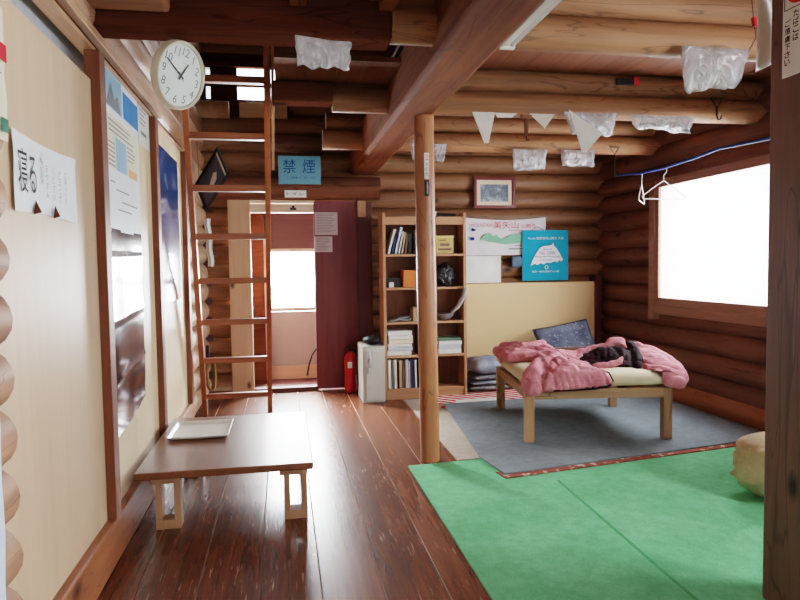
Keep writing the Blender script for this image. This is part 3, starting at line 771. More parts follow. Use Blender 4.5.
for i, (c, th, h, d) in enumerate((('white',.03,.27,'thick white magazine at the end of'), ('grey',.018,.26,'thin grey magazine in'), ('cream',.028,.27,'cream magazine in'), ('black',.012,.25,'thin black magazine in'), ('tan',.03,.262,'tan magazine in'), ('brown',.022,.255,'brown magazine in'), ('pale',.03,.265,'pale grey blue magazine in'), ('cream',.012,.25,'thin cream magazine in'), ('navy',.036,.265,'thick navy magazine in'), ('white',.02,.26,'white magazine next to the divider in'))):
    book('magazine', c, x, 5.885+.01*random.random(), .102, th, .18, h, -.02*random.random(), f'{d} the upright row on the bottom bookcase shelf', 'upright magazines on the bottom shelf'); x += th+.004
def paper_stack(n, x0, x1, y0, z, hs, cs, labels, group):
    for i in range(n):
        h = hs[i]; dx = random.uniform(-.012, .012); an = random.uniform(-.06, .06)
        rm = Matrix.Translation(((x0+x1)/2+dx, y0+.095, z)) @ Matrix.Rotation(an, 4, 'Z')
        w = (x1-x0)/2
        bm = nb()
        def top(u, v): return V((0,0,0))
        box(bm, -w, w, -.10, .10, .001, h-.001, mt=rm)
        o = obj('magazine', bm, 'bk_'+cs[i], bevel=.004); tag(o, labels[i], 'magazine', group); z += h
pos = ('lowest', 'second lowest', 'third from the bottom', 'fourth from the bottom', 'fifth from the bottom', 'topmost')
paper_stack(6, .945, 1.175, 5.885, .413, (.045,.035,.03,.04,.035,.045), ('white','pale','white','cream','white','white'), [f'flat pale magazine, {p} in the taller stack by the divider' for p in pos], 'flat magazines left of the divider')
paper_stack(4, 1.42, 1.645, 5.885, .413, (.045,.04,.035,.03), ('white','pale','white','green'), [f'flat magazine, {p} in the stack beyond the column' for p in ('lowest', 'second lowest', 'third from the bottom', 'topmost')], 'flat magazines right of the divider')
# gold box, orange box, dark box, black bag, bowl, pan, papers, tube
gb = thing('gold_box', (1.50, 6.0, 1.357), 'gold coloured box with dark print on the top bookcase shelf', 'box')
M['gold'] = plain('gold tin', srgb(176,146,74), .35, .5, .2, 20)
obj('body', bx(1.415, 1.585, 5.90, 6.05, 1.357, 1.50), 'gold', gb, bevel=.006)
obj('lid', bx(1.41, 1.59, 5.895, 6.055, 1.50, 1.525), plain('gold lid', srgb(196,170,106), .35, .5, .1), gb, bevel=.004)
obj('print', lines_bm([(.02, .15, .03, .02), (.04, .13, .07, .025), (.03, .1, .12, .008)], (1.415, 5.90, 1.357), BACK, .001), 'bk_brown', gb)
tag(obj('orange_box', bx(1.10, 1.235, 5.89, 6.04, 1.047, 1.205), plain('orange box', srgb(206,112,54), .55, .3, .05), bevel=.004), 'orange cardboard box on the second bookcase shelf', 'box')
tag(obj('dark_box', bx(.95, 1.085, 5.94, 6.08, 1.047, 1.14), 'bk_black', bevel=.006), 'dark low box beside the orange box on the second shelf', 'box')
tag(obj('white_carton', bx(.965, 1.01, 5.89, 5.93, 1.047, 1.095), 'white_b', bevel=.003), 'tiny white carton in front of the dark low box', 'box')
bm = nb(); bmesh.ops.create_icosphere(bm, subdivisions=4, radius=1)
for v in bm.verts:
    k = 1+.18*noise.noise(v.co*2.5+V((5,0,0))); v.co = V((1.52+v.co.x*.10*k, 5.98+v.co.y*.08*k, max(1.047, 1.15+v.co.z*.115*k)))
def black_bag_mat():
    a = N('black plastic'); f = a.noise(a.coords(), 22, 4, .6, 1.5); a.bump(f, .9, .03); return a.fin(srgb(26,28,34), .22, .6)
M['black_bag'] = black_bag_mat()
tag(obj('black_bag', bm, 'black_bag', smooth=180), 'shiny black plastic bag on the second shelf behind the column', 'bag')
bw = thing('steel_bowl', (1.50, 5.98, .727), 'shallow steel bowl on the third bookcase shelf', 'bowl')
obj('bowl', lathe(nb(), [(.035,0),(.06,.008),(.092,.035),(.098,.06),(.094,.06),(.085,.036),(.05,.014),(.01,.012)], (1.50,5.98,.727)), 'metal', bw, smooth=60)
obj('rim', tube(nb(), [(1.50+.096*math.cos(t*PI/12), 5.98+.096*math.sin(t*PI/12), .787) for t in range(24)], .004, closed=True), 'metal', bw, smooth=180)
tag(obj('grey_tube', tube(nb(), [(1.56,5.90,.80),(1.62,5.88,.86),(1.665,5.855,.95),(1.68,5.845,1.04)], [.016,.02,.022,.022], 12), plain('grey pipe', srgb(150,146,142), .5, .4), smooth=60), 'grey curved tube leaning out of the third shelf', 'tube')
def curl_sheet(x0, x1, zc, h, seed):
    return sheet(nb(), lambda u, v: V((x0+(x1-x0)*u, 5.885+.2*v, zc+h*math.sin(u*PI*.5+.2)**2*(.5+.5*noise.noise(V((u*2+seed, v, seed)))))), 10, 8)
tag(obj('loose_paper', curl_sheet(.95, 1.16, .73, .10, 1), 'bk_grey', smooth=180, solid=.006), 'curled grey paper on the third bookcase shelf', 'paper')
tag(obj('loose_paper', curl_sheet(.98, 1.17, .73, .05, 4), 'white', smooth=180, solid=.004), 'curled white paper under the grey one on the third shelf', 'paper')
tag(obj('cardboard_box', bx(1.19, 1.24, 5.89, 6.05, .727, .86), 'bk_tan', bevel=.003), 'narrow tan carton by the divider on the third shelf', 'box')
bt = thing('black_torch', (1.56, 5.95, 1.69), 'black torch lying on top of the bookcase', 'torch')
obj('body', cyl(nb(), (1.47,5.95,1.715), (1.62,5.95,1.715), .02), 'black', bt, smooth=40); obj('head', cyl(nb(), (1.44,5.95,1.715), (1.47,5.95,1.715), .027, .022), 'dark_metal', bt, smooth=40)
tag(obj('white_cup', lathe(nb(), [(.025,0),(.03,.06),(.027,.06),(.022,.005)], (1.41,5.96,1.69)), 'white_plastic', smooth=50), 'small white cup on top of the bookcase', 'cup')

# ------------------------------------------------------------------ back wall hangings
struct('trim_14', bx(1.72, 3.30, 6.46, 6.60, 0, 1.05), 'yellow_board', bevel=.004)
struct('trim_15', bx(3.305, 3.37, 6.44, 6.6, 0, 1.12), 'red_dark', bevel=.004)
pf = thing('framed_picture', (2.215, 6.56, 1.84), 'small landscape print in a dark red frame high on the log wall', 'picture')
bm = nb(); a0, a1, c0, c1, t = 1.99, 2.445, 1.84, 2.165, .03
for q in ((a0,a1,c0,c0+t),(a0,a1,c1-t,c1),(a0,a0+t,c0+t,c1-t),(a1-t,a1,c0+t,c1-t)): box(bm, q[0], q[1], 6.555, 6.585, q[2], q[3])
obj('picture_frame', bm, plain('red frame', srgb(110,30,30), .35, .5, .05), pf)
obj('mount', bx(a0+t, a1-t, 6.572, 6.58, c0+t, c1-t), plain('mount', srgb(222,200,172), .6, .3, .03), pf)
obj('picture', bx(a0+.075, a1-.075, 6.569, 6.572, c0+.07, c1-.075), 'print', pf)
# white banner
def cloth_sheet(x0, x1, z0, z1, y, seed, amp=.02, sag=.02):
    def f(u, v):
        return V((x0+(x1-x0)*u, y-amp*.5*(noise.noise(V((u*3+seed, v*2.5, seed)))+.6), z0+(z1-z0)*v-sag*math.sin(u*PI)*(.5 if v < .5 else 1)*v))
    return f
bn = obj('mountain_banner', sheet(nb(), cloth_sheet(1.865, 2.79, 1.345, 1.745, 6.575, 2, .02, .03), 24, 12), 'banner', smooth=180)
tag(bn, 'white cloth banner with red writing and green mountain outline pinned to logs', 'banner')
org = (1.865, 6.548, 1.345)
obj('lettering', text_bm('MOUNTAIN', .09, .32, .295, .335, org, BACK), 'ink_pink', bn)
obj('lettering', text_bm('美矢山', .33, .61, .28, .355, org, BACK), 'ink_red', bn)
obj('lettering', text_bm('山開き', .635, .80, .285, .33, org, BACK), 'ink_red', bn)
obj('mountain_outline', prism(nb(), [V(org)+V((a, -.001, b)) for a, b in ((.19,.17),(.24,.225),(.29,.235),(.33,.20),(.36,.22),(.40,.18),(.44,.17),(.52,.21),(.60,.225),(.68,.225),(.72,.20),(.66,.15),(.60,.125),(.46,.115),(.33,.135),(.25,.15))], (0,-.0006,0)), 'banner_green', bn)
obj('lettering', lines_bm([(.50,.66,.26,.006),(.56,.68,.095,.006),(.5,.68,.06,.012)], org, BACK, .001), 'ink_grey', bn)
obj('emblem', prism(nb(), [V(org)+V((.10+.026*math.cos(t*PI/6), -.001, .175+.018*math.sin(t*PI/6))) for t in range(12)], (0,-.0006,0)), 'ink_blue', bn)
obj('emblem', prism(nb(), [V(org)+V((a, -.001, b)) for a, b in ((.085,.265),(.095,.29),(.115,.28),(.14,.272),(.135,.258),(.10,.252))], (0,-.0006,0)), 'ink_blue', bn)
# teal banner
tb = obj('teal_banner', sheet(nb(), cloth_sheet(2.51, 3.03, 1.07, 1.605, 6.535, 7, .012, .0), 16, 16), 'teal', smooth=180)
tag(tb, 'teal cloth banner with white mountain shape and lettering overlapping the white banner', 'banner')
org = (2.51, 6.518, 1.07)
obj('lettering', text_bm('No.66 飯豊連峰山開き 大会', .06, .46, .435, .465, org, BACK), 'white', tb)
mt = [(.085,.155),(.11,.22),(.15,.29),(.19,.345),(.23,.365),(.29,.37),(.325,.375),(.34,.405),(.35,.37),(.38,.34),(.42,.28),(.455,.215),(.43,.20),(.415,.215),(.385,.19),(.36,.205),(.31,.185),(.27,.19),(.23,.17),(.20,.185),(.16,.165),(.13,.18)]
obj('mountain_shape', prism(nb(), [V(org)+V((a, -.001, b)) for a, b in mt], (0,-.0006,0)), 'white', tb)
for s, q in (('Since', (.23,.325,.32,.345)), ('No.1000', (.19,.36,.275,.31)), ('Mountain Mountain', (.14,.415,.245,.265)), ('in Summer', (.19,.33,.21,.23))):
    obj('lettering', text_bm(s, *q, V(org)+V((0,-.0018,0)), BACK), 'ink_blue', tb)
obj('lettering', text_bm('飯豊・朝日連峰の山小屋', .10, .41, .085, .105, org, BACK), 'white', tb)
obj('emblem', tube(nb(), [V(org)+V((.265+.018*math.cos(t*PI/8), -.002, .14+.018*math.sin(t*PI/8))) for t in range(16)], .003, 6, True), 'white', tb)
obj('hanging_cord', tube(nb(), [(2.61,6.52,1.60),(2.66,6.51,1.645),(2.72,6.51,1.62),(2.75,6.52,1.60)], .003), 'black', tb, smooth=180)
o = obj('plastic_sleeve', sheet(nb(), cloth_sheet(1.89, 2.28, 1.055, 1.34, 6.565, 11, .02, 0), 12, 10), plain('cloudy sheet', srgb(222,224,216), .25, .5, .06, 5), smooth=180)
tag(o, 'cloudy white plastic sleeve pinned under the white banner', 'sheet')
o = obj('blue_pouch', bx(2.395, 2.52, 6.53, 6.59, 1.215, 1.33), plain('blue grey pouch', srgb(88,108,134), .6, .3, .15), bevel=.02)
tag(o, 'small blue grey pouch peeking out beside the teal banner', 'pouch')

# strip and thermometer on the column
o = obj('paper_strip', bx(.872, .902, 3.914, 3.916, 1.78, 1.94), 'white_b'); tag(o, 'narrow white paper strip with red and black writing on the log column', 'strip')
obj('lettering', text_bm('22', .006, .024, .115, .15, (.872, 3.914, 1.78), BACK, True, .001), 'ink_red', o)
for i, ch in enumerate('火の元'): obj('lettering', text_bm(ch, .006, .024, .078-.03*i, .102-.03*i, (.872, 3.914, 1.78), BACK, True, .001), 'ink', o)
o = thing('hanging_thermometer', (.887, 3.914, 1.675), 'small dark grey thermometer under the paper strip on the column', 'thermometer')
obj('plate', bx(.872, .902, 3.908, 3.916, 1.675, 1.775), 'bk_black', o, bevel=.003); obj('glass_tube', cyl(nb(), (.887,3.905,1.69), (.887,3.905,1.76), .003), 'metal', o)

# ------------------------------------------------------------------ zabuton cushions
def cushion(name, w, d, h, mat, loc, rot, label, seed, group=None):
    bm = nb(); n = 14
    def surf(sgn):
        def f(u, v):
            a, b = u*2-1, v*2-1
            k = max(0, (1-abs(a)**3.2))*max(0, (1-abs(b)**3.2))
            pin = 1-.05*math.cos(b*PI/2)
            z = h*.5*(k**.45)*(1+.12*noise.noise(V((a*1.6+seed, b*1.6, sgn))))
            z -= h*.2*math.exp(-(a*a+b*b)/.02)
            return V((a*w/2*(1-.04*(1-b*b)), b*d/2*(1-.04*(1-a*a)), sgn*z+h*.5))
        return f
    sheet(bm, surf(1), n, n); sheet(bm, surf(-1), n, n)
    bmesh.ops.remove_doubles(bm, verts=bm.verts, dist=.0008)
    o = obj(name, bm, mat, smooth=180, keep=True)
    o.location = loc; o.rotation_euler = rot
    return tag(o, label, 'cushion', group)
cz = [('greycush', .055, 'grey floor cushion at the bottom of the stack beside the bookcase'), ('floral_b', .05, 'thin pale cushion, second from the bottom beside the bookcase'), ('greycush', .055, 'grey cushion just under the floral one beside the bookcase'), ('floral_b', .16, 'plump pale blue floral cushion topping the stack beside the bookcase')]
z = .026
for i, (m, h, lab) in enumerate(cz):
    cushion('floor_cushion', .42, .42, h, m, (1.945+.01*i, 6.12, z), (0, 0, .05*i), lab, i, 'stacked cushions'); z += h*.94
cushion('floor_cushion', .60, .50, .13, 'floral', (2.80, 6.10, .385), (math.radians(62), math.radians(-9), 0), 'blue floral floor cushion propped up behind the quilt-covered table', 9)
tag(obj('storage_box', bx(2.45, 3.0, 5.95, 6.3, .026, .42), 'bk_brown', bevel=.01), 'dark brown box behind the quilted table carrying the propped floral cushion', 'box')

# ------------------------------------------------------------------ heated low table with mattress and quilt
A = math.radians(-8.3); KC = V((2.19, 4.60, .0268))
kt = thing('kotatsu_table', KC, 'low pale wood heated table on the grey carpet under a pink quilt', 'table', None, (0, 0, A)); kt['_o'] = (0,0,0)
for sx_ in (-1, 1):
    for sy_ in (-1, 1):
        bm = nb(); x0 = sx_*.51; x1 = sx_*.447; y0 = sy_*.545; y1 = sy_*.482
        box(bm, min(x0,x1), max(x0,x1), min(y0,y1), max(y0,y1), 0, .36)
        obj('leg', bm, 'bed_wood', kt, bevel=.005, local=True)
for sy_ in (-1, 1):
    obj('apron', bx(-.45, .45, min(sy_*.54, sy_*.505), max(sy_*.54, sy_*.505), .295, .36), 'bed_wood_x', kt, bevel=.004, local=True)
for sx_ in (-1, 1):
    obj('apron', bx(min(sx_*.505, sx_*.47), max(sx_*.505, sx_*.47), -.485, .485, .295, .36), 'bed_wood', kt, bevel=.004, local=True)
obj('heater', bx(-.14, .14, -.14, .14, .265, .335), 'black', kt, bevel=.01, local=True)
obj('slat', bx(-.47, .47, -.03, .03, .335, .358), 'bed_wood_x', kt, local=True); obj('slat', bx(-.47, .47, .25, .31, .335, .358), 'bed_wood_x', kt, local=True); obj('slat', bx(-.47, .47, -.31, -.25, .335, .358), 'bed_wood_x', kt, local=True)

def to_world(o):
    o.location = KC; o.rotation_euler = (0, 0, A); return o
def mattress():
    bm = nb(); n = 30
    def s(sgn):
        def f(u, v):
            a, b = u*2-1, v*2-1
            k = (max(0, 1-abs(a)**8)*max(0, 1-abs(b)**8))**.4
            z = .362+.055+sgn*.055*k
            if sgn > 0: z += .008*noise.noise(V((a*3, b*3, 1)))*k
            return V((a*.52*(1-.01*b*b), b*.56*(1-.01*a*a), max(z, .361)))
        return f
    sheet(bm, s(1), n, n); sheet(bm, s(-1), n, n)
    bmesh.ops.remove_doubles(bm, verts=bm.verts, dist=.0008); return bm
o = to_world(obj('futon_mattress', mattress(), 'cream', smooth=180, keep=True)); tag(o, 'cream futon mattress lying on the low heated table', 'mattress')

def chain(*pr):
    out = []
    for (p, r), (q, t) in zip(pr, pr[1:]):
        for k in range(7): out.append((V(p).lerp(V(q), k/6), r+(t-r)*k/6))
    return out
def patch(A_, B_, C_, D_, r, n=9, puff=0):
    """rounded pad spanning the four corners"""
    A_, B_, C_, D_ = V(A_), V(B_), V(C_), V(D_); out = []
    for i in range(n+1):
        for j in range(n+1):
            u, v = i/n, j/n
            p = A_.lerp(B_, u).lerp(D_.lerp(C_, u), v); p.z += puff*math.sin(PI*u)*math.sin(PI*v)
            out.append((p, r))
    return out
def blob(balls, voxel, seed, wr=.012, zmin=.0, smooth_it=3, fine=1.0):
    """a soft heap: overlapping rolls and pads fused into one skin and then creased"""
    bm = nb()
    for p, q in balls:
        r = bmesh.ops.create_icosphere(bm, subdivisions=2, radius=q)
        bmesh.ops.translate(bm, vec=p, verts=r['verts'])
    me = bpy.data.meshes.new('tmp'); bm.to_mesh(me); bm.free()
    t = bpy.data.objects.new('tmp', me); C.objects.link(t)
    m = t.modifiers.new('r', 'REMESH'); m.mode = 'VOXEL'; m.voxel_size = voxel
    m = t.modifiers.new('s', 'SMOOTH'); m.iterations = smooth_it; m.factor = .5
    dg = bpy.context.evaluated_depsgraph_get(); dg.update()
    out = bpy.data.meshes.new_from_object(t.evaluated_get(dg)); b2 = nb(); b2.from_mesh(out)
    bpy.data.objects.remove(t); bpy.data.meshes.remove(me); bpy.data.meshes.remove(out)
    b2.normal_update()
    nrmv = [v.normal.copy() for v in b2.verts]
    for v, nn in zip(b2.verts, nrmv):
        p = v.co
        w = V((p.x+.06*noise.noise(p*6+V((seed,0,0))), p.y+.06*noise.noise(p*6+V((0,seed,0))), p.z))
        f = 1-abs(noise.noise(V((w.x*7+w.y*4+seed, w.y*7-w.x*4, w.z*7))))*2.6
        f2 = 1-abs(noise.noise(V((w.x*17+seed, w.y*13+w.x*6, w.z*15+3))))*2.6
        k = .4 if p.x > .40 else 1.0
        v.co = p+nn*k*(wr*(.5-f*.9)+wr*.4*fine*(.4-f2*.8))
        if v.co.z < zmin and abs(v.co.x) < .522 and abs(v.co.y) < .562: v.co.z = zmin
    return b2
Q = .473
pink = []
# pad along the far left side
pink += patch((-.50,.42,.49), (-.16,.42,.53), (-.16,.02,.515), (-.48,.06,.485), .052, 9, .03)
pink += chain(((-.46,.45,.53),.045), ((-.36,.30,.555),.04), ((-.22,.22,.55),.035))
# roll falling over the near left corner
pink += chain(((-.14,-.12,.525),.05), ((-.25,-.24,.515),.065), ((-.36,-.38,.49),.078), ((-.45,-.50,.445),.074), ((-.475,-.575,.40),.058), ((-.44,-.61,.375),.035))
pink += chain(((-.38,-.50,.45),.045), ((-.36,-.585,.40),.035), ((-.33,-.60,.38),.025))
# flap pointing along the front edge
pink += patch((-.34,-.40,.51), (-.17,-.15,.515), (.02,-.572,.465), (-.30,-.575,.485), .028, 10, .03)
pink += patch((-.36,-.585,.475), (.03,-.585,.448), (.04,-.60,.415), (-.34,-.605,.385), .022, 9)
pink += patch((-.30,-.20,.51), (-.06,-.20,.50), (.04,-.03,.52), (-.16,.02,.51), .04, 8, .01)
# ridge across the middle with a loose end
pink += chain(((-.16,-.02,.535),.03), ((.02,-.06,.535),.03), ((.15,-.06,.565),.03), ((.26,-.05,.61),.03), ((.33,-.06,.615),.026), ((.36,-.09,.58),.018))
# big rounded fold at the right, hanging past the edge
pink += chain(((.47,.28,.50),.06), ((.47,.02,.55),.062), ((.56,-.10,.52),.066), ((.615,-.22,.48),.066), ((.62,-.36,.44),.06), ((.60,-.47,.41),.05))
pink += patch((.43,.0,.52), (.56,-.08,.50), (.60,-.42,.43), (.43,-.25,.475), .058, 9, .035)
pink += chain(((.36,-.37,.465),.035), ((.47,-.43,.45),.05), ((.56,-.50,.41),.052), ((.59,-.49,.40),.045))
pink += chain(((.42,-.47,.46),.03), ((.47,-.56,.41),.045), ((.55,-.555,.395),.042))
o = to_world(obj('pink_quilt', blob(pink, .0085, 3.0, .016, Q-.001, 2, 1.4), 'pink', smooth=180, keep=True)); tag(o, 'crumpled pink quilt heaped over the futon on the low heated table', 'quilt')
dark = patch((-.06,-.27,.475), (.32,-.33,.47), (.40,-.06,.56), (.06,-.08,.525), .030, 9, .06)
dark += chain(((.33,-.36,.465),.036), ((.38,-.26,.51),.045), ((.41,-.10,.575),.045), ((.43,.02,.595),.03))
l = obj('lining', blob(dark, .0095, 8.0, .016, Q-.001), 'maroon', o, smooth=180, local=True)
lp = chain(((.04,-.325,.485),.018), ((.13,-.34,.49),.026), ((.22,-.33,.51),.024), ((.25,-.30,.535),.012))
obj('turned_edge', blob(lp, .008, 4, .006), 'pink', o, smooth=180, local=True)
edge = [(-.34,-.632,.372), (-.2,-.634,.374), (-.06,-.632,.380), (.04,-.628,.400), (.075,-.60,.425), (.06,-.56,.475), (.01,-.45,.497), (-.06,-.32,.507), (-.12,-.22,.525)]
obj('piping', tube(nb(), edge, .006, 6), 'maroon', o, smooth=180, local=True)

# rolled futon beside the near post
def roll(bm, c0, c1, R0, turns):
    d = V(c1)-V(c0)
    def f(u, v):
        a = turns*2*PI*u; rr = R0*(.35+.65*u)*(1+.05*noise.noise(V((v*4, u*6, 2))))
        puff = 1-.22*(2*abs(v-.5))**6
        dirv = V((0, math.sin(a), math.cos(a)))
        w = .012*math.sin(v*34+2*noise.noise(V((u*5, v*3, 0))))
        return V(c0)+d*v+dirv*(rr*puff+w)
    return sheet(bm, f, 64, 36)
bm = nb(); bmesh.ops.create_uvsphere(bm, u_segments=48, v_segments=32, radius=1)
for v in bm.verts:
    p = v.co.copy(); q = V([math.copysign(abs(c)**.62, c) for c in p])
    cr_ = 1+.05*math.sin(math.atan2(p.z, p.y)*11+3*noise.noise(p*1.5))*(.3+abs(p.x))+.05*noise.noise(p*2.2)
    v.co = V((2.68+q.x*.33*cr_, 2.93+q.y*.20*cr_, max(.0105, .172+q.z*.166*cr_)))
ft = tag(obj('rolled_futon', bm, 'futon', smooth=180), 'beige rolled futon bundle on the green mat half behind the near post', 'futon')
obj('tie_band', tube(nb(), [(2.62, 2.93+.215*math.cos(t*PI/12)*1.02, .188+.182*math.sin(t*PI/12)) for t in range(24)], .01, 6, True), 'cream', ft, smooth=180)

# ------------------------------------------------------------------ hanging plastic bags
def bag(pts, y, depth, seed, label, mat='bag', wr=.02, name='hanging_bag', fold_=None):
    """pts: TL, TR, BR, BL as (x, z); a limp pouch hung by its top edge"""
    TL, TR, BR, BL = [V((p[0], 0, p[1])) for p in pts]
    bm = nb()
    for s in (-1, 1):
        def f(u, v):
            p = TL.lerp(TR, u).lerp(BL.lerp(BR, u), v)
            puff = math.sin(PI*u)**.5*math.sin(PI*min(1, .08+v*.92))**.6
            yy = y+s*depth*.5*puff+wr*noise.noise(V((u*4+seed, v*3, seed*1.7)))*(.3+v)
            zz = p.z+.012*noise.noise(V((u*5+seed, 2, 0)))*(v**2)*2-.006*math.sin(PI*u)*(1-v)
            xx = p.x+.008*noise.noise(V((seed, v*4, u*2)))
            return V((xx, yy, zz))
        sheet(bm, f, 22, 18)
    bmesh.ops.remove_doubles(bm, verts=bm.verts, dist=.0005)
    o = obj(name, bm, mat, smooth=180)
    tag(o, label, 'bag', 'plastic bags hung from the beams'); return o
bag([(.075,2.24),(.315,2.22),(.305,2.10),(.08,2.105)], 2.84, .03, 1, 'greyish plastic bag hanging from the dark beam over the loft opening')
bag([(1.885,2.27),(2.255,2.27),(2.19,2.09),(1.90,2.055)], 2.83, .10, 2, 'big clear plastic bag hanging from the log near the sign post', wr=.03)
bag([(1.90,2.275),(2.295,2.275),(2.24,2.12),(1.96,2.115)], 4.16, .09, 4, 'wide clear plastic bag sagging to a point from the middle log', wr=.03)
bag([(2.395,2.275),(2.88,2.27),(2.85,2.15),(2.42,2.18)], 4.16, .06, 5, 'long flat clear plastic bag near the hooks on the middle log', wr=.03)
bag([(2.02,2.27),(2.35,2.27),(2.33,2.09),(2.04,2.07)], 5.50, .06, 6, 'clear plastic bag hanging from the rear log above the framed picture')
bag([(2.48,2.27),(2.81,2.27),(2.80,2.12),(2.49,2.12)], 5.50, .06, 7, 'clear plastic bag on the rear log behind the pointed wide bag')
bag([(1.30,2.30),(1.425,2.30),(1.40,2.14),(1.31,2.15)], 5.50, .03, 8, 'small clear plastic bag just past the log column top')
bag([(1.085,2.33),(1.20,2.32),(1.165,2.14),(1.11,2.15)], 5.46, .03, 9, 'small plastic bag on the doorway side of the log column top')
def flag(pts, y, label, seed):
    bm = nb(); o = V((0, y, 0)); prism(bm, [V((a, y+.01*noise.noise(V((a*5, b*5, seed))), b)) for a, b in pts], (0, .006, 0))
    bmesh.ops.subdivide_edges(bm, edges=bm.edges, cuts=1)
    return tag(obj('hanging_paper', bm, 'white_b'), label, 'paper', 'papers tucked under the beams')
flag([(1.262,2.262),(1.418,2.262),(1.375,2.06),(1.345,2.06)], 4.18, 'white folded paper hanging as a narrow triangle from the middle log', 1)
flag([(1.665,2.262),(1.845,2.262),(1.77,2.165)], 4.18, 'small pale triangular paper corner hanging from the middle log', 2)
flag([(1.42,2.262),(1.58,2.262),(1.54,2.235),(1.44,2.232)], 4.19, 'thin white paper edge beside the triangular paper under the middle log', 3)
# corner of the pointed bag
bm = nb(); prism(bm, [(1.90,4.08,2.27),(2.14,4.08,2.12),(2.02,4.07,1.99),(1.985,4.07,2.0)], (0,.004,0))
tag(obj('hanging_paper', bm, 'white_b'), 'white paper point drooping below the wide clear bag', 'paper', 'papers tucked under the beams')
o = obj('hanging_cloth', sheet(nb(), lambda u, v: V((1.875+.10*u+.02*math.sin(v*3), 2.32+.02*math.sin(u*8+v*3), 2.0+.3*v+.05*u*(1-v))), 10, 12), 'white_plastic', smooth=180, solid=.003)
tag(o, 'white cloth hanging at the top beside the near post', 'cloth')
# light fitting on the long beam
lf = thing('fluorescent_light_mount', (.975, 2.45, 2.19), 'white fluorescent batten fixed along the edge of the long beam', 'light')
obj('housing', bx(.95, .985, 2.13, 2.74, 2.19, 2.235), 'white_plastic', lf, bevel=.006)
obj('tube', cyl(nb(), (1.0, 2.16, 2.2), (1.0, 2.71, 2.2), .013), plain('tube glass', srgb(214,216,218), .2, .5, .02), lf, smooth=40)
for yy in (2.145, 2.725): obj('end_cap', bx(.95, 1.015, yy-.015, yy+.015, 2.182, 2.235), 'white_plastic', lf, bevel=.005)
# pull cord with red toggle
pc = thing('pull_cord', (2.18, 2.7, 2.2), 'thin dark cord with a red toggle hanging near the near post', 'cord')
obj('cord', tube(nb(), [(2.155,2.70,2.45),(2.165,2.70,2.36),(2.18,2.70,2.28),(2.15,2.71,2.22)], .002), 'ink', pc); obj('toggle', cyl(nb(), (2.166,2.70,2.37), (2.176,2.70,2.33), .012), 'red_cloth', pc, smooth=40)
# hooks
def hook(x, y, zt, zb, label, w=.045):
    h = thing('hanging_hook', (x, y, zb), label, 'hook', 'iron hooks under the beams')
    obj('bracket', tube(nb(), [(x-w,y,zt),(x+w,y,zt),(x,y-.005,zt-.07)], .006, 6, True), 'dark_metal', h, smooth=180)
    obj('shank', tube(nb(), [(x,y-.005,zt-.07),(x,y-.005,zb+.03),(x+.01,y-.005,zb),(x+.03,y-.005,zb+.005),(x+.035,y-.005,zb+.03)], .006, 6), 'dark_metal', h, smooth=180)
hook(3.0, 5.50, 2.30, 2.04, 'iron hook with triangular bracket hanging at the far room corner')
hook(3.05, 4.16, 2.40, 2.25, 'dark iron hook on the middle log close to the near post')
o = thing('hanging_peg', (1.63, 4.17, 2.08), 'small wooden peg hook hanging between the paper corners', 'hook')
obj('bracket', bx(1.595, 1.675, 4.165, 4.19, 2.225, 2.25), 'frame_z', o, bevel=.003); obj('shank', bx(1.622, 1.650, 4.17, 4.185, 2.11, 2.225), 'frame_z', o, bevel=.003)
obj('tip', tube(nb(), [(1.636,4.177,2.11),(1.636,4.17,2.08),(1.645,4.15,2.08)], .005, 6), 'dark_metal', o)
o = thing('hanging_clip', (2.38, 4.17, 2.47), 'dark clip with a red end stuck on the middle log', 'clip')
obj('body', bx(2.29, 2.42, 4.165, 4.185, 2.475, 2.515), 'bk_black', o, bevel=.004); obj('red_end', bx(2.42, 2.455, 4.165, 4.185, 2.47, 2.53), 'red_cloth', o, bevel=.004)

# clothes line with hangers
rope_pts = [(3.03,5.49,2.045),(3.035,5.1,2.01),(3.02,4.75,2.0),(2.98,4.3,2.005),(2.95,3.98,2.017),(2.85,3.4,1.97),(2.78,2.9,2.0)]
tag(obj('clothes_line', tube(nb(), rope_pts, .011, 8), 'blue_rope', smooth=180), 'blue cord strung along the wall above the window', 'rope')
M['hanger_w'] = plain('pale hanger plastic', srgb(186,174,172), .4, .4, .03)
def hanger(y, x, z, rot, label):
    t = thing('clothes_hanger', (x, y, z), label, 'hanger', 'pale hangers on the blue cord', (0, 0, rot)); t['_o'] = (0,0,0)
    W = .20
    obj('frame', tube(nb(), [(0,0,-.075),(0,-W*.55,-.14),(0,-W,-.205),(0,-W+.01,-.222),(0,W-.01,-.222),(0,W,-.205),(0,W*.55,-.14)], .0042, 8, True), 'hanger_w', t, smooth=180, local=True)
    obj('hook', tube(nb(), [(0,0,-.075),(0,0,-.03),(0,.022,-.012),(0,.028,.010),(0,.012,.026),(0,-.012,.022)], .003, 8), 'hanger_w', t, smooth=180, local=True)
    return t
hanger(5.1, 3.035, 1.985, -.65, 'pale plastic hanger nearer the room corner on the blue cord, turned edgewise')
hanger(4.75, 3.02, 1.975, -1.5, 'pale plastic hanger on the blue cord overlapping the window frame corner')

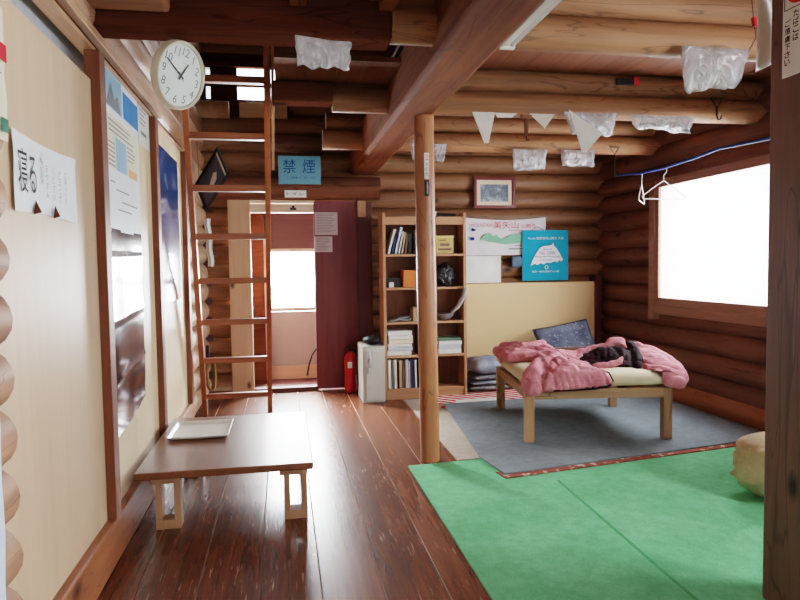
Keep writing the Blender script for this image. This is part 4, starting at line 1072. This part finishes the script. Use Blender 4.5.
# sign on the near post
SIDE = (V((0,-1,0)), V((0,0,1)))
o = obj('post_sign', bx(1.704, 1.71, 1.79, 1.985, 1.872, 2.29), 'white_plastic', bevel=.002)
tag(o, 'white sign with vertical black writing and red symbol on the near post', 'sign')
org = (1.704, 1.985, 1.872)
for i, ch in enumerate('ご遠慮下さい'): obj('lettering', text_bm(ch, .012, .037, .168-.0262*i, .190-.0262*i, org, SIDE, True, .001, .02), 'ink', o)
for i, ch in enumerate('たばこは'): obj('lettering', text_bm(ch, .048, .073, .190-.0262*i, .213-.0262*i, org, SIDE, True, .001, .02), 'ink', o)
bm = nb(); b0, b1, c0, c1 = .008, .18, .222, .40
for q in ((b0,b1,c0,c0+.003),(b0,b1,c1-.003,c1),(b0,b0+.003,c0,c1),(b1-.003,b1,c0,c1)): flat(bm, *q, org, SIDE, .001)
obj('border', bm, 'ink', o)
def sq(a, b): return V(org)+V((-.002, -a, b))
obj('no_smoking_symbol', tube(nb(), [sq(.075+.055*math.cos(t*PI/12), .295+.055*math.sin(t*PI/12)) for t in range(24)], .008, 6, True), 'ink_red', o)
obj('no_smoking_bar', prism(nb(), [sq(*p) for p in ((.03,.335),(.038,.343),(.12,.255),(.112,.247))], (-.001,0,0)), 'ink_red', o)

# ------------------------------------------------------------------ light
def area(name, loc, rot, sx, sy, power, col):
    d = bpy.data.lights.new(name, 'AREA'); d.shape = 'RECTANGLE'; d.size = sx; d.size_y = sy; d.energy = power; d.color = col
    o = bpy.data.objects.new(name, d); C.objects.link(o); o.location = loc; o.rotation_euler = rot; return o
cool = (.93, .97, 1.0)
area('daylight_window', (3.68, 4.69, 1.43), (0, PI/2, 0), 1.1, 1.4, 80, cool)
area('daylight_window_near', (3.68, .95, 1.43), (0, PI/2, 0), 1.1, 1.4, 150, cool)
area('daylight_window_rear', (1.4, -2.85, 1.5), (PI/2, 0, 0), 2.4, 1.3, 32, (1, .98, .95))
area('daylight_vestibule', (.1, 7.64, 1.1), (-PI/2, 0, 0), .5, .66, 330, cool)
e = area('daylight_porch', (-.52, 7.15, 1.75), (0,0,0), .5, .5, 45, cool)
e.rotation_euler = (V((-.52, 7.15, 1.75))-V((.12, 5.3, 0))).to_track_quat('Z', 'Y').to_euler(); e.data.spread = math.radians(50)
area('daylight_loft', (-.18, 6.9, 3.06), (-PI/2, 0, 0), .46, .34, 14, cool)
w = bpy.data.worlds.new('sky'); bpy.context.scene.world = w; w.use_nodes = True
bg = w.node_tree.nodes['Background']; bg.inputs['Color'].default_value = (.92, .96, 1, 1); bg.inputs['Strength'].default_value = 3.0
sc = bpy.context.scene
sc.view_settings.view_transform = 'Filmic'
sc.view_settings.look = 'Medium High Contrast'
sc.view_settings.exposure = 0.5
for o in list(bpy.data.objects):
    if '_o' in o: del o['_o']
